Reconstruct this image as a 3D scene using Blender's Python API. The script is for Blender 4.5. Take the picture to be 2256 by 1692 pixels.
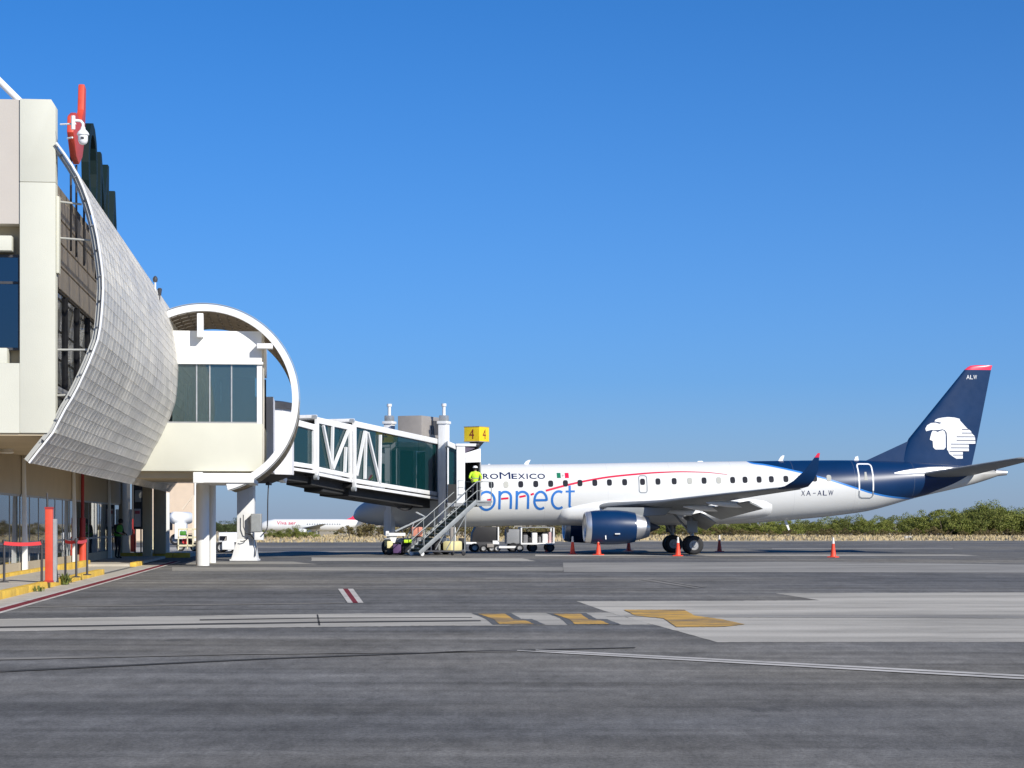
import bpy, bmesh, math, random
from mathutils import Vector, Matrix

random.seed(7)
for _o in list(bpy.data.objects):
    bpy.data.objects.remove(_o)
SC = bpy.context.scene
COL = SC.collection
R = math.radians

# ------------------------------------------------------------------ camera, sky, sun, exposure
F, CX, HY, H = 4400.0, 1128.0, 1152.0, 1.65      # focal length (photo px), principal x, horizon row, eye height
cam_d = bpy.data.cameras.new('camera')
cam = bpy.data.objects.new('camera', cam_d)
COL.objects.link(cam)
cam.location = (0, 0, H)
cam.rotation_euler = (R(90), 0, 0)
cam_d.sensor_width = 36.0
cam_d.lens = 36.0 * F / 2256.0
cam_d.shift_y = (HY - 846.0) / 2256.0
cam_d.clip_start = 0.5
cam_d.clip_end = 9000
SC.camera = cam

SUN_EL, SUN_AZ = R(30.5), R(141)          # azimuth clockwise from +Y: behind the camera, a little to the right
world = bpy.data.worlds.new('World')
SC.world = world
world.use_nodes = True
wn = world.node_tree
wn.nodes.clear()
sky = wn.nodes.new('ShaderNodeTexSky')
sky.sky_type = 'NISHITA'
sky.sun_disc = False
sky.sun_elevation = SUN_EL
sky.sun_rotation = SUN_AZ
sky.altitude = 1500
sky.air_density = 0.7
sky.dust_density = 0.4
sky.ozone_density = 8.0
hs = wn.nodes.new('ShaderNodeHueSaturation')
hs.inputs['Saturation'].default_value = 1.35
hs.inputs['Value'].default_value = 1.1
# a layer of dusty air along the whole horizon
HAZE = (1.95, 2.55, 3.5)
wtc = wn.nodes.new('ShaderNodeTexCoord')
wsp = wn.nodes.new('ShaderNodeSeparateXYZ')
wab = wn.nodes.new('ShaderNodeMath'); wab.operation = 'ABSOLUTE'
wml = wn.nodes.new('ShaderNodeMath'); wml.operation = 'MULTIPLY'; wml.inputs[1].default_value = -1 / 0.14
wex = wn.nodes.new('ShaderNodeMath'); wex.operation = 'EXPONENT'
wmx = wn.nodes.new('ShaderNodeMix'); wmx.data_type = 'RGBA'
wmx.inputs[7].default_value = (*HAZE, 1)
bg = wn.nodes.new('ShaderNodeBackground')
bg.inputs['Strength'].default_value = 0.12
wo = wn.nodes.new('ShaderNodeOutputWorld')
wn.links.new(wtc.outputs['Generated'], wsp.inputs[0])
wn.links.new(wsp.outputs[2], wab.inputs[0]); wn.links.new(wab.outputs[0], wml.inputs[0]); wn.links.new(wml.outputs[0], wex.inputs[0])
wn.links.new(sky.outputs[0], hs.inputs['Color'])
wn.links.new(wex.outputs[0], wmx.inputs[0]); wn.links.new(hs.outputs[0], wmx.inputs[6])
wn.links.new(wmx.outputs[2], bg.inputs['Color'])
wn.links.new(bg.outputs[0], wo.inputs['Surface'])

sun_d = bpy.data.lights.new('sun', 'SUN')
sun_d.energy = 4.6
sun_d.angle = R(0.53)
sun_d.color = (1.0, 0.95, 0.86)
sun = bpy.data.objects.new('sun', sun_d)
COL.objects.link(sun)
SUNV = Vector((math.sin(SUN_AZ) * math.cos(SUN_EL), math.cos(SUN_AZ) * math.cos(SUN_EL), math.sin(SUN_EL)))
sun.rotation_euler = SUNV.to_track_quat('Z', 'Y').to_euler()
sun.location = (20, -30, 60)

SC.render.engine = 'CYCLES'
SC.cycles.use_denoising = True
SC.cycles.max_bounces = 8
SC.cycles.transparent_max_bounces = 24
SC.view_settings.view_transform = 'Standard'
SC.view_settings.look = 'None'
SC.view_settings.exposure = 0.24
SC.view_settings.gamma = 1.0
SC.view_settings.use_curve_mapping = False

# ------------------------------------------------------------------ surveying helpers
PHI = math.atan((CX - 695.0) / F)            # the terminal runs along this bearing
CP, SP = math.cos(PHI), math.sin(PHI)

def TW(p):                                     # terminal frame (across, along, up) -> world
    return Vector((p[0] * CP - p[1] * SP, p[0] * SP + p[1] * CP, p[2]))

def UV(px, v):                                 # across-coordinate of a sight line at distance v along the terminal
    k = (px - CX) / F
    return v * (SP + k * CP) / (CP - k * SP)

def TL(px, py, v):
    u = UV(px, v)
    Y = u * SP + v * CP
    return u, H + (HY - py) / F * Y

def G(px, py, z=0.0):                          # a point on the ground
    Y = F * (H - z) / (py - HY)
    return Vector(((px - CX) / F * Y, Y, z))

def WP(px, py, Y):
    return Vector(((px - CX) / F * Y, Y, H + (HY - py) / F * Y))

def ID(p):
    return Vector(p)

def lerp(a, b, t):
    return a + (b - a) * t

def interp(tab, x):                            # smooth monotone-ish cubic through a table
    n = len(tab)
    if x <= tab[0][0]: return tab[0][1]
    if x >= tab[-1][0]: return tab[-1][1]
    for i in range(n - 1):
        x0, y0 = tab[i]; x1, y1 = tab[i + 1]
        if x0 <= x <= x1:
            h = x1 - x0
            d = (y1 - y0) / h
            def slope(j):
                if j == 0: return (tab[1][1] - tab[0][1]) / (tab[1][0] - tab[0][0])
                if j == n - 1: return (tab[-1][1] - tab[-2][1]) / (tab[-1][0] - tab[-2][0])
                a = (tab[j][1] - tab[j - 1][1]) / (tab[j][0] - tab[j - 1][0])
                b = (tab[j + 1][1] - tab[j][1]) / (tab[j + 1][0] - tab[j][0])
                return 0.0 if a * b <= 0 else 2 * a * b / (a + b)
            m0, m1 = slope(i), slope(i + 1)
            t = (x - x0) / h
            return ((2*t**3 - 3*t**2 + 1) * y0 + (t**3 - 2*t**2 + t) * h * m0 +
                    (-2*t**3 + 3*t**2) * y1 + (t**3 - t**2) * h * m1)

# ------------------------------------------------------------------ materials
MATS = {}

def nd(nt, typ, **kw):
    n = nt.nodes.new(typ)
    for k, v in kw.items():
        if k in n.inputs.keys() if hasattr(n.inputs, 'keys') else False:
            n.inputs[k].default_value = v
        else:
            setattr(n, k, v)
    return n

def ramp(nt, fac, stops):
    r = nt.nodes.new('ShaderNodeValToRGB')
    e = r.color_ramp.elements
    while len(e) < len(stops): e.new(0.5)
    for i, (p, c) in enumerate(stops):
        e[i].position = p
        e[i].color = (c[0], c[1], c[2], 1) if hasattr(c, '__len__') else (c, c, c, 1)
    nt.links.new(fac, r.inputs[0])
    return r.outputs[0]

def mixc(nt, fac, a, b, mode='MIX'):
    m = nt.nodes.new('ShaderNodeMix')
    m.data_type = 'RGBA'
    m.blend_type = mode
    def put(sock, v):
        if hasattr(v, 'links'): nt.links.new(v, sock)
        elif hasattr(v, '__len__'): sock.default_value = (v[0], v[1], v[2], 1)
        else: sock.default_value = v
    put(m.inputs[0], fac); put(m.inputs[6], a); put(m.inputs[7], b)
    return m.outputs[2]

def mth(nt, op, a, b=None, c=None, clamp=False):
    m = nt.nodes.new('ShaderNodeMath')
    m.operation = op
    m.use_clamp = clamp
    for i, v in enumerate((a, b, c)):
        if v is None: continue
        if hasattr(v, 'links'): nt.links.new(v, m.inputs[i])
        else: m.inputs[i].default_value = v
    return m.outputs[0]

def noise(nt, vec, scale, detail=5, rough=0.55, stretch=None):
    if stretch:
        mp = nt.nodes.new('ShaderNodeMapping')
        mp.inputs['Scale'].default_value = stretch
        nt.links.new(vec, mp.inputs['Vector'])
        vec = mp.outputs[0]
    n = nt.nodes.new('ShaderNodeTexNoise')
    n.inputs['Scale'].default_value = scale
    n.inputs['Detail'].default_value = detail
    n.inputs['Roughness'].default_value = rough
    nt.links.new(vec, n.inputs['Vector'])
    return n.outputs[0]

def new_mat(name):
    m = bpy.data.materials.new(name)
    m.use_nodes = True
    nt = m.node_tree
    b = nt.nodes['Principled BSDF']
    tc = nt.nodes.new('ShaderNodeTexCoord')
    MATS[name] = m
    return m, nt, b, tc.outputs['Object']

def mat(name, col, rough=0.55, metal=0.0, var=0.10, scale=1.5, bump=0.0, bscale=30, spec=0.5, coat=0.0, streak=0.0, dirt=None):
    """painted / plain surface: base colour with mottling, optional vertical weather streaks and fine relief"""
    m, nt, b, ob = new_mat(name)
    n = noise(nt, ob, scale, 6)
    c0 = [max(0, c * (1 - var)) for c in col]
    c1 = [min(1, c * (1 + var)) for c in col]
    c = ramp(nt, n, [(0.3, c0), (0.7, c1)])
    if streak:
        s = noise(nt, ob, 2.2, 6, 0.6, (2.2, 2.2, 0.16))
        k = ramp(nt, s, [(0.45, 0.0), (0.75, streak)])
        c = mixc(nt, k, c, dirt or [x * 0.55 for x in col])
    nt.links.new(c, b.inputs['Base Color'])
    rn = noise(nt, ob, scale * 4, 3)
    rr = nt.nodes.new('ShaderNodeMapRange')
    rr.inputs[3].default_value = max(0.02, rough - 0.07); rr.inputs[4].default_value = min(1, rough + 0.07)
    nt.links.new(rn, rr.inputs[0]); nt.links.new(rr.outputs[0], b.inputs['Roughness'])
    b.inputs['Metallic'].default_value = metal
    b.inputs['Specular IOR Level'].default_value = spec
    b.inputs['Coat Weight'].default_value = coat
    b.inputs['Coat Roughness'].default_value = 0.05
    if bump:
        bp = nt.nodes.new('ShaderNodeBump')
        bp.inputs['Strength'].default_value = bump
        bp.inputs['Distance'].default_value = 0.02
        nt.links.new(noise(nt, ob, bscale, 4), bp.inputs['Height'])
        nt.links.new(bp.outputs[0], b.inputs['Normal'])
    return m

def glass_mat(name, tint, trans, refl_boost=0.0, rough=0.02):
    """tinted architectural pane: see-through share, dark body, real mirror reflection"""
    m = bpy.data.materials.new(name); m.use_nodes = True
    nt = m.node_tree; nt.nodes.clear()
    out = nt.nodes.new('ShaderNodeOutputMaterial')
    tr = nt.nodes.new('ShaderNodeBsdfTransparent'); tr.inputs[0].default_value = (*[min(1, t * trans) for t in tint], 1)
    gl = nt.nodes.new('ShaderNodeBsdfGlossy'); gl.inputs['Roughness'].default_value = rough
    gl.inputs[0].default_value = (0.95, 0.97, 1, 1)
    fr = nt.nodes.new('ShaderNodeFresnel'); fr.inputs[0].default_value = 1.52
    ad = nt.nodes.new('ShaderNodeMath'); ad.operation = 'ADD'; ad.use_clamp = True
    ad.inputs[1].default_value = refl_boost
    nt.links.new(fr.outputs[0], ad.inputs[0])
    mx = nt.nodes.new('ShaderNodeMixShader')
    nt.links.new(ad.outputs[0], mx.inputs[0]); nt.links.new(tr.outputs[0], mx.inputs[1]); nt.links.new(gl.outputs[0], mx.inputs[2])
    nt.links.new(mx.outputs[0], out.inputs[0])
    MATS[name] = m
    return m

# ------------------------------------------------------------------ mesh builder
ROOTM = {}

class MB:
    def __init__(self, fr=ID):
        self.v = []; self.f = []; self.mi = []; self.fr = fr; self.cur = 0
    def add(self, vs, fs):
        o = len(self.v)
        self.v += [Vector(p) for p in vs]
        for f in fs:
            self.f.append([i + o for i in f]); self.mi.append(self.cur)
        return self
    def box(self, x0, x1, y0, y1, z0, z1):
        return self.add([(x0,y0,z0),(x1,y0,z0),(x1,y1,z0),(x0,y1,z0),(x0,y0,z1),(x1,y0,z1),(x1,y1,z1),(x0,y1,z1)],
                        [(3,2,1,0),(4,5,6,7),(0,1,5,4),(1,2,6,5),(2,3,7,6),(3,0,4,7)])
    def hexa(self, b, t):                       # 4 bottom points (ccw from above) and 4 top points
        return self.add(list(b) + list(t), [(3,2,1,0),(4,5,6,7),(0,1,5,4),(1,2,6,5),(2,3,7,6),(3,0,4,7)])
    def obox(self, c, s, rz=0, ry=0, rx=0):
        M = Matrix.Rotation(rz, 3, 'Z') @ Matrix.Rotation(ry, 3, 'Y') @ Matrix.Rotation(rx, 3, 'X')
        pts = []
        for z in (-.5, .5):
            for x, y in ((-.5,-.5),(.5,-.5),(.5,.5),(-.5,.5)):
                pts.append(Vector(c) + M @ Vector((x*s[0], y*s[1], z*s[2])))
        return self.hexa(pts[:4], pts[4:])
    def bar(self, p0, p1, w, h=None, up=(0,0,1)):
        h = h or w
        p0, p1 = Vector(p0), Vector(p1)
        d = (p1 - p0).normalized()
        up = Vector(up)
        if abs(d.dot(up)) > 0.98: up = Vector((1,0,0)) if abs(d.x) < .9 else Vector((0,1,0))
        s = d.cross(up).normalized(); u = s.cross(d).normalized()
        q = [(-s*w - u*h)/2, (s*w - u*h)/2, (s*w + u*h)/2, (-s*w + u*h)/2]
        return self.add([p0+a for a in q] + [p1+a for a in q], [(3,2,1,0),(4,5,6,7),(0,1,5,4),(1,2,6,5),(2,3,7,6),(3,0,4,7)])
    def ring_pts(self, c, ax, r, n, ref=None):
        ax = Vector(ax).normalized()
        ref = Vector((0,0,1)) if abs(ax.z) < .95 else Vector((1,0,0))
        s = ax.cross(ref).normalized(); u = s.cross(ax)
        return [Vector(c) + s*r*math.cos(2*math.pi*i/n) + u*r*math.sin(2*math.pi*i/n) for i in range(n)]
    def loft(self, rings, cap0=True, cap1=True, closed=True):
        n = len(rings[0]); vs = [p for r in rings for p in r]; fs = []
        for k in range(len(rings)-1):
            for i in range(n if closed else n-1):
                j = (i+1) % n
                fs.append((k*n+i, k*n+j, (k+1)*n+j, (k+1)*n+i))
        if cap0: fs.append(tuple(range(n-1, -1, -1)))
        if cap1: fs.append(tuple((len(rings)-1)*n+i for i in range(n)))
        return self.add(vs, fs)
    def tube(self, p0, p1, r0, r1=None, n=12, caps=True):
        r1 = r0 if r1 is None else r1
        d = Vector(p1) - Vector(p0)
        return self.loft([self.ring_pts(p0, d, r0, n), self.ring_pts(p1, d, r1, n)], caps, caps)
    def path(self, pts, r, n=8):
        pts = [Vector(p) for p in pts]; rings = []
        for i, p in enumerate(pts):
            d = (pts[min(i+1, len(pts)-1)] - pts[max(i-1, 0)])
            rings.append(self.ring_pts(p, d, r, n))
        return self.loft(rings)
    def lathe(self, prof, c, ax, n=32, cap0=False, cap1=False):   # prof: (distance along axis, radius)
        c = Vector(c); ax = Vector(ax).normalized()
        return self.loft([self.ring_pts(c + ax*d, ax, max(r, 1e-4), n) for d, r in prof], cap0, cap1)
    def prism(self, poly, fn, d0, d1):
        n = len(poly)
        vs = [fn(a, b, d0) for a, b in poly] + [fn(a, b, d1) for a, b in poly]
        fs = [tuple(range(n-1, -1, -1)), tuple(range(n, 2*n))] + [(i, (i+1) % n, n+(i+1) % n, n+i) for i in range(n)]
        return self.add(vs, fs)
    def build(self, name, m, parent=None, smooth=None, bevel=0.0, fix=True):
        pts = [self.fr(p) for p in self.v]
        root = parent
        while root is not None and root.parent is not None: root = root.parent
        if root is not None and root.name in ROOTM:
            inv = ROOTM[root.name].inverted()
            pts = [inv @ p for p in pts]
        me = bpy.data.meshes.new(name)
        me.from_pydata([tuple(p) for p in pts], [], self.f)
        for k in (m if isinstance(m, (list, tuple)) else [m]):
            me.materials.append(MATS[k] if isinstance(k, str) else k)
        if len(me.materials) > 1:
            me.polygons.foreach_set('material_index', self.mi)
        if fix or bevel:
            bm = bmesh.new(); bm.from_mesh(me)
            if bevel:
                bmesh.ops.remove_doubles(bm, verts=bm.verts, dist=1e-4)
                es = [e for e in bm.edges if len(e.link_faces) == 2 and e.calc_face_angle(0) > R(35)]
                bmesh.ops.bevel(bm, geom=es, offset=bevel, segments=2, profile=0.6, affect='EDGES', clamp_overlap=True)
            bmesh.ops.recalc_face_normals(bm, faces=bm.faces)
            bm.to_mesh(me); bm.free()
        if smooth or bevel:
            me.polygons.foreach_set('use_smooth', [True] * len(me.polygons))
            me.set_sharp_from_angle(angle=R(smooth if smooth else 40))
        me.update()
        o = bpy.data.objects.new(name, me)
        COL.objects.link(o)
        if parent is not None: o.parent = parent
        return o

def tag(o, label=None, cat=None, group=None, kind=None):
    if label: o['label'] = label
    if cat: o['category'] = cat
    if group: o['group'] = group
    if kind: o['kind'] = kind
    return o

def thing(name, label, cat, loc=(0,0,0), rz=0.0, group=None):
    o = bpy.data.objects.new(name, None)
    o.empty_display_size = 0.3
    COL.objects.link(o)
    o.location = loc; o.rotation_euler = (0, 0, rz)
    ROOTM[o.name] = Matrix.Translation(Vector(loc)) @ Matrix.Rotation(rz, 4, 'Z')
    return tag(o, label, cat, group)

def copy_tree(o, parent=None):
    c = o.copy(); COL.objects.link(c)
    c.parent = parent
    for ch in list(o.children): copy_tree(ch, c)
    return c

def circle_pts(r, n, cx=0, cy=0, a0=0):
    return [(cx + r*math.cos(a0 + 2*math.pi*i/n), cy + r*math.sin(a0 + 2*math.pi*i/n)) for i in range(n)]

# text -> flat list of (verts2d, faces) using the built-in font
def text_mesh(s, size=1.0, spacing=1.0, xscale=1.0, bold=0.0):
    cu = bpy.data.curves.new('txt', 'FONT')
    cu.body = s; cu.size = size; cu.space_character = spacing; cu.resolution_u = 4; cu.offset = bold
    cu.fill_mode = 'FRONT'
    ob = bpy.data.objects.new('txt', cu)
    COL.objects.link(ob)
    dg = bpy.context.evaluated_depsgraph_get(); dg.update()
    me = bpy.data.meshes.new_from_object(ob.evaluated_get(dg))
    vs = [(v.co.x * xscale, v.co.y) for v in me.vertices]; fs = [tuple(p.vertices) for p in me.polygons]
    bpy.data.objects.remove(ob); bpy.data.curves.remove(cu); bpy.data.meshes.remove(me)
    return vs, fs

def fit(vs, x0, x1, y0, y1):                    # stretch 2-D points into a rectangle
    ax, bx = min(v[0] for v in vs), max(v[0] for v in vs)
    ay, by = min(v[1] for v in vs), max(v[1] for v in vs)
    return [(x0 + (v[0]-ax)/(bx-ax)*(x1-x0), y0 + (v[1]-ay)/(by-ay)*(y1-y0)) for v in vs]

def ribbon(pts, w, w1=None, closed=False):      # 2-D polyline -> strip of quads
    n = len(pts); L = []; Rr = []
    for i, p in enumerate(pts):
        a = pts[(i-1) % n] if closed else pts[max(i-1, 0)]
        b = pts[(i+1) % n] if closed else pts[min(i+1, n-1)]
        dx, dy = b[0]-a[0], b[1]-a[1]; l = math.hypot(dx, dy) or 1
        ww = w if w1 is None else lerp(w, w1, i/(n-1))
        L.append((p[0]-dy/l*ww/2, p[1]+dx/l*ww/2)); Rr.append((p[0]+dy/l*ww/2, p[1]-dx/l*ww/2))
    fs = [(n+i, n+(i+1) % n, (i+1) % n, i) for i in range(n if closed else n-1)]
    return L + Rr, fs
# ------------------------------------------------------------------ surface materials of the place
def ground_mats():
    # worn asphalt: pale oxidised patches, tyre-dark lanes, fine aggregate
    m, nt, b, ob = new_mat('asphalt')
    big = noise(nt, ob, 0.06, 4, 0.55, (0.6, 1.1, 1))
    mid = noise(nt, ob, 0.62, 9, 0.70, (1.0, 0.42, 1))
    fine = noise(nt, ob, 30, 5, 0.8, (1.0, 0.5, 1))
    grit = noise(nt, ob, 5, 7, 0.78, (1.0, 0.42, 1))
    rot = nt.nodes.new('ShaderNodeMapping'); rot.inputs['Rotation'].default_value = (0, 0, R(52)); rot.inputs['Scale'].default_value = (0.22, 2.2, 1)
    nt.links.new(ob, rot.inputs[0])
    swp = noise(nt, rot.outputs[0], 0.40, 5, 0.62)
    rot2 = nt.nodes.new('ShaderNodeMapping'); rot2.inputs['Rotation'].default_value = (0, 0, R(-28)); rot2.inputs['Scale'].default_value = (0.16, 2.6, 1)
    nt.links.new(ob, rot2.inputs[0])
    trk = noise(nt, rot2.outputs[0], 0.5, 4, 0.6)
    c = ramp(nt, big, [(0.30, (0.118, 0.118, 0.119)), (0.47, (0.150, 0.147, 0.140)), (0.56, (0.185, 0.175, 0.156)), (0.70, (0.245, 0.226, 0.188))])
    c = mixc(nt, 1.0, c, ramp(nt, mid, [(0.28, 0.68), (0.47, 0.95), (0.57, 1.05), (0.74, 1.38)]), 'MULTIPLY')
    c = mixc(nt, 0.7, c, ramp(nt, swp, [(0.34, 0.66), (0.5, 1.0), (0.66, 1.42)]), 'MULTIPLY')
    c = mixc(nt, 0.6, c, ramp(nt, trk, [(0.30, 0.72), (0.44, 1.0), (0.70, 1.18)]), 'MULTIPLY')
    c = mixc(nt, 0.8, c, ramp(nt, grit, [(0.30, 0.72), (0.5, 1.0), (0.72, 1.30)]), 'MULTIPLY')
    c = mixc(nt, 0.9, c, ramp(nt, fine, [(0.30, 0.60), (0.5, 1.0), (0.70, 1.42)]), 'MULTIPLY')
    # oil spots
    vo = nt.nodes.new('ShaderNodeTexVoronoi'); vo.inputs['Scale'].default_value = 0.33; vo.inputs['Randomness'].default_value = 1.0
    nt.links.new(ob, vo.inputs['Vector'])
    sp = mth(nt, 'ADD', vo.outputs['Distance'], mth(nt, 'MULTIPLY', grit, 0.25))
    c = mixc(nt, ramp(nt, sp, [(0.17, 0.45), (0.24, 0.0)]), c, (0.05, 0.05, 0.05))
    # hairline cracks
    vc = nt.nodes.new('ShaderNodeTexVoronoi'); vc.feature = 'DISTANCE_TO_EDGE'; vc.inputs['Scale'].default_value = 0.11
    wv = nt.nodes.new('ShaderNodeVectorMath'); wv.operation = 'MULTIPLY_ADD'
    nz = nt.nodes.new('ShaderNodeTexNoise'); nz.inputs['Scale'].default_value = 0.6; nz.inputs['Detail'].default_value = 6
    nt.links.new(ob, nz.inputs['Vector']); nt.links.new(nz.outputs['Color'], wv.inputs[0]); wv.inputs[1].default_value = (2.2, 2.2, 0); nt.links.new(ob, wv.inputs[2])
    nt.links.new(wv.outputs[0], vc.inputs['Vector'])
    c = mixc(nt, ramp(nt, vc.outputs['Distance'], [(0.0, 0.22), (0.0028, 0.0)]), c, (0.035, 0.035, 0.036))
    nt.links.new(c, b.inputs['Base Color'])
    b.inputs['Roughness'].default_value = 0.9
    b.inputs['Specular IOR Level'].default_value = 0.06
    bp = nt.nodes.new('ShaderNodeBump'); bp.inputs['Strength'].default_value = 0.5; bp.inputs['Distance'].default_value = 0.012
    nt.links.new(fine, bp.inputs['Height']); nt.links.new(bp.outputs[0], b.inputs['Normal'])
    # apron concrete: streaked grey
    for name, base in (('apron_concrete', (0.51, 0.475, 0.405)), ('strip_concrete', (0.46, 0.43, 0.37)), ('old_concrete', (0.34, 0.322, 0.285))):
        m, nt, b, ob = new_mat(name)
        a = noise(nt, ob, 0.5, 8, 0.68, (0.4, 0.9, 1))
        f = noise(nt, ob, 24, 5, 0.75, (1, .5, 1))
        s = noise(nt, ob, 0.9, 5, 0.6, (0.05, 1.0, 1))
        c = ramp(nt, a, [(0.28, [x*0.62 for x in base]), (0.5, base), (0.75, [x*1.2 for x in base])])
        c = mixc(nt, 0.5, c, ramp(nt, s, [(0.36, 0.55), (0.52, 1.0)]), 'MULTIPLY')
        c = mixc(nt, 0.4, c, ramp(nt, f, [(0.3, 0.7), (0.7, 1.2)]), 'MULTIPLY')
        nt.links.new(c, b.inputs['Base Color']); b.inputs['Roughness'].default_value = 0.9; b.inputs['Specular IOR Level'].default_value = 0.1
    # dry earth and grass
    m, nt, b, ob = new_mat('dry_earth')
    a = noise(nt, ob, 0.25, 8, 0.7)
    c = ramp(nt, a, [(0.3, (0.28, 0.23, 0.13)), (0.5, (0.47, 0.39, 0.25)), (0.72, (0.56, 0.47, 0.32))])
    nt.links.new(c, b.inputs['Base Color']); b.inputs['Roughness'].default_value = 0.95
    # worn paints
    for name, col, keep in (('white_line', (0.56, 0.53, 0.48), 0.40), ('red_line', (0.20, 0.035, 0.045), 0.38), ('orange_paint', (0.66, 0.39, 0.095), 0.475),
                            ('pale_line', (0.29, 0.272, 0.24), 0.46), ('blue_grey_paint', (0.135, 0.138, 0.138), 0.4), ('dark_seal', (0.065, 0.064, 0.062), 0.42), ('tyre_mark', (0.155, 0.155, 0.15), 0.5)):
        m, nt, b, ob = new_mat(name)
        n1 = noise(nt, ob, 3.2, 10, 0.8, (0.35, 1.2, 1))
        n2 = noise(nt, ob, 0.7, 4, 0.6, (0.25, 1.0, 1))
        n1 = mth(nt, 'ADD', mth(nt, 'MULTIPLY', n1, 0.7), mth(nt, 'MULTIPLY', n2, 0.3))
        k = ramp(nt, n1, [(keep - 0.06, 0.0), (keep + 0.07, 1.0)])
        g = noise(nt, ob, 1.0, 5)
        c = ramp(nt, g, [(0.3, [x*0.8 for x in col]), (0.7, [min(1, x*1.1) for x in col])])
        c = mixc(nt, k, (0.15, 0.142, 0.127), c)
        nt.links.new(c, b.inputs['Base Color']); b.inputs['Roughness'].default_value = 0.9; b.inputs['Specular IOR Level'].default_value = 0.08
ground_mats()

mat('cream_wall', (0.60, 0.595, 0.505), 0.8, var=0.04, scale=0.7, bump=0.25, bscale=45, streak=0.05, dirt=(0.62, 0.60, 0.50))
mat('pink_wall', (0.52, 0.475, 0.42), 0.8, var=0.04, scale=0.7, bump=0.2, bscale=45)
mat('white_wall', (0.80, 0.80, 0.77), 0.7, var=0.03, scale=0.8, streak=0.08, dirt=(0.6, 0.59, 0.55))
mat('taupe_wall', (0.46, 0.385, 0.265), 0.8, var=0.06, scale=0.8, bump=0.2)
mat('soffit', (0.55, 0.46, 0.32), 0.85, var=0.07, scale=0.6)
mat('tile_brown', (0.72, 0.62, 0.50), 0.6, var=0.10, scale=1.2)
mat('dark_gap', (0.22, 0.19, 0.15), 0.8, var=0.1)
mat('white_steel', (0.80, 0.805, 0.80), 0.45, var=0.06, scale=1.6, streak=0.30, dirt=(0.52, 0.49, 0.43))
mat('lattice_brown', (0.20, 0.165, 0.125), 0.7, var=0.1)
mat('white_paint', (0.84, 0.845, 0.84), 0.38, var=0.03, scale=1.0)
mat('grey_steel', (0.34, 0.345, 0.35), 0.5, metal=0.3, var=0.1, scale=3)
mat('galvanised', (0.46, 0.48, 0.48), 0.45, metal=0.55, var=0.12, scale=5)
mat('dark_steel', (0.05, 0.05, 0.055), 0.55, var=0.15, scale=3)
mat('black_rubber', (0.018, 0.018, 0.02), 0.75, var=0.2, scale=6)
mat('red_paint', (0.62, 0.07, 0.035), 0.5, var=0.10, scale=3)
mat('dark_red_paint', (0.33, 0.028, 0.028), 0.5, var=0.10, scale=3)
mat('kerb_yellow', (0.72, 0.46, 0.06), 0.7, var=0.16, scale=4, bump=0.2)
mat('pavement', (0.46, 0.425, 0.36), 0.85, var=0.13, scale=1.3, bump=0.25, bscale=40)
mat('tape_red', (0.75, 0.06, 0.07), 0.5, var=0.06)
mat('sign_green', (0.006, 0.017, 0.017), 0.6, var=0.1, spec=0.2)
mat('lamp_glass', (0.8, 0.78, 0.72), 0.3, var=0.02)
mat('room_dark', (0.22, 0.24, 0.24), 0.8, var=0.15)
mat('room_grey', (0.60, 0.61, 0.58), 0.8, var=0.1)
mat('blind', (0.42, 0.42, 0.39), 0.75, var=0.06)
def diffuse_glass(name, tint, trans, boost, dcol, dfac):  # even diffuse colour mixed into the see-through share
    m = glass_mat(name, tint, trans, boost); nt = m.node_tree
    tr = [n for n in nt.nodes if n.type == 'BSDF_TRANSPARENT'][0]; mx = [n for n in nt.nodes if n.type == 'MIX_SHADER'][0]
    df = nt.nodes.new('ShaderNodeBsdfDiffuse'); df.inputs[0].default_value = (*dcol, 1)
    m2 = nt.nodes.new('ShaderNodeMixShader'); m2.inputs[0].default_value = dfac
    nt.links.new(tr.outputs[0], m2.inputs[1]); nt.links.new(df.outputs[0], m2.inputs[2]); nt.links.new(m2.outputs[0], mx.inputs[1])
diffuse_glass('gate_glass', (0.68, 0.88, 0.86), 0.9, 0.05, (0.20, 0.30, 0.29), 0.20)
diffuse_glass('wall_glass', (0.62, 0.75, 0.74), 0.8, 0.0, (0.25, 0.28, 0.27), 0.15)
glass_mat('blue_glass', (0.30, 0.50, 0.72), 0.30, 0.10)
glass_mat('dark_pane', (0.35, 0.4, 0.4), 0.35, 0.06)

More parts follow.
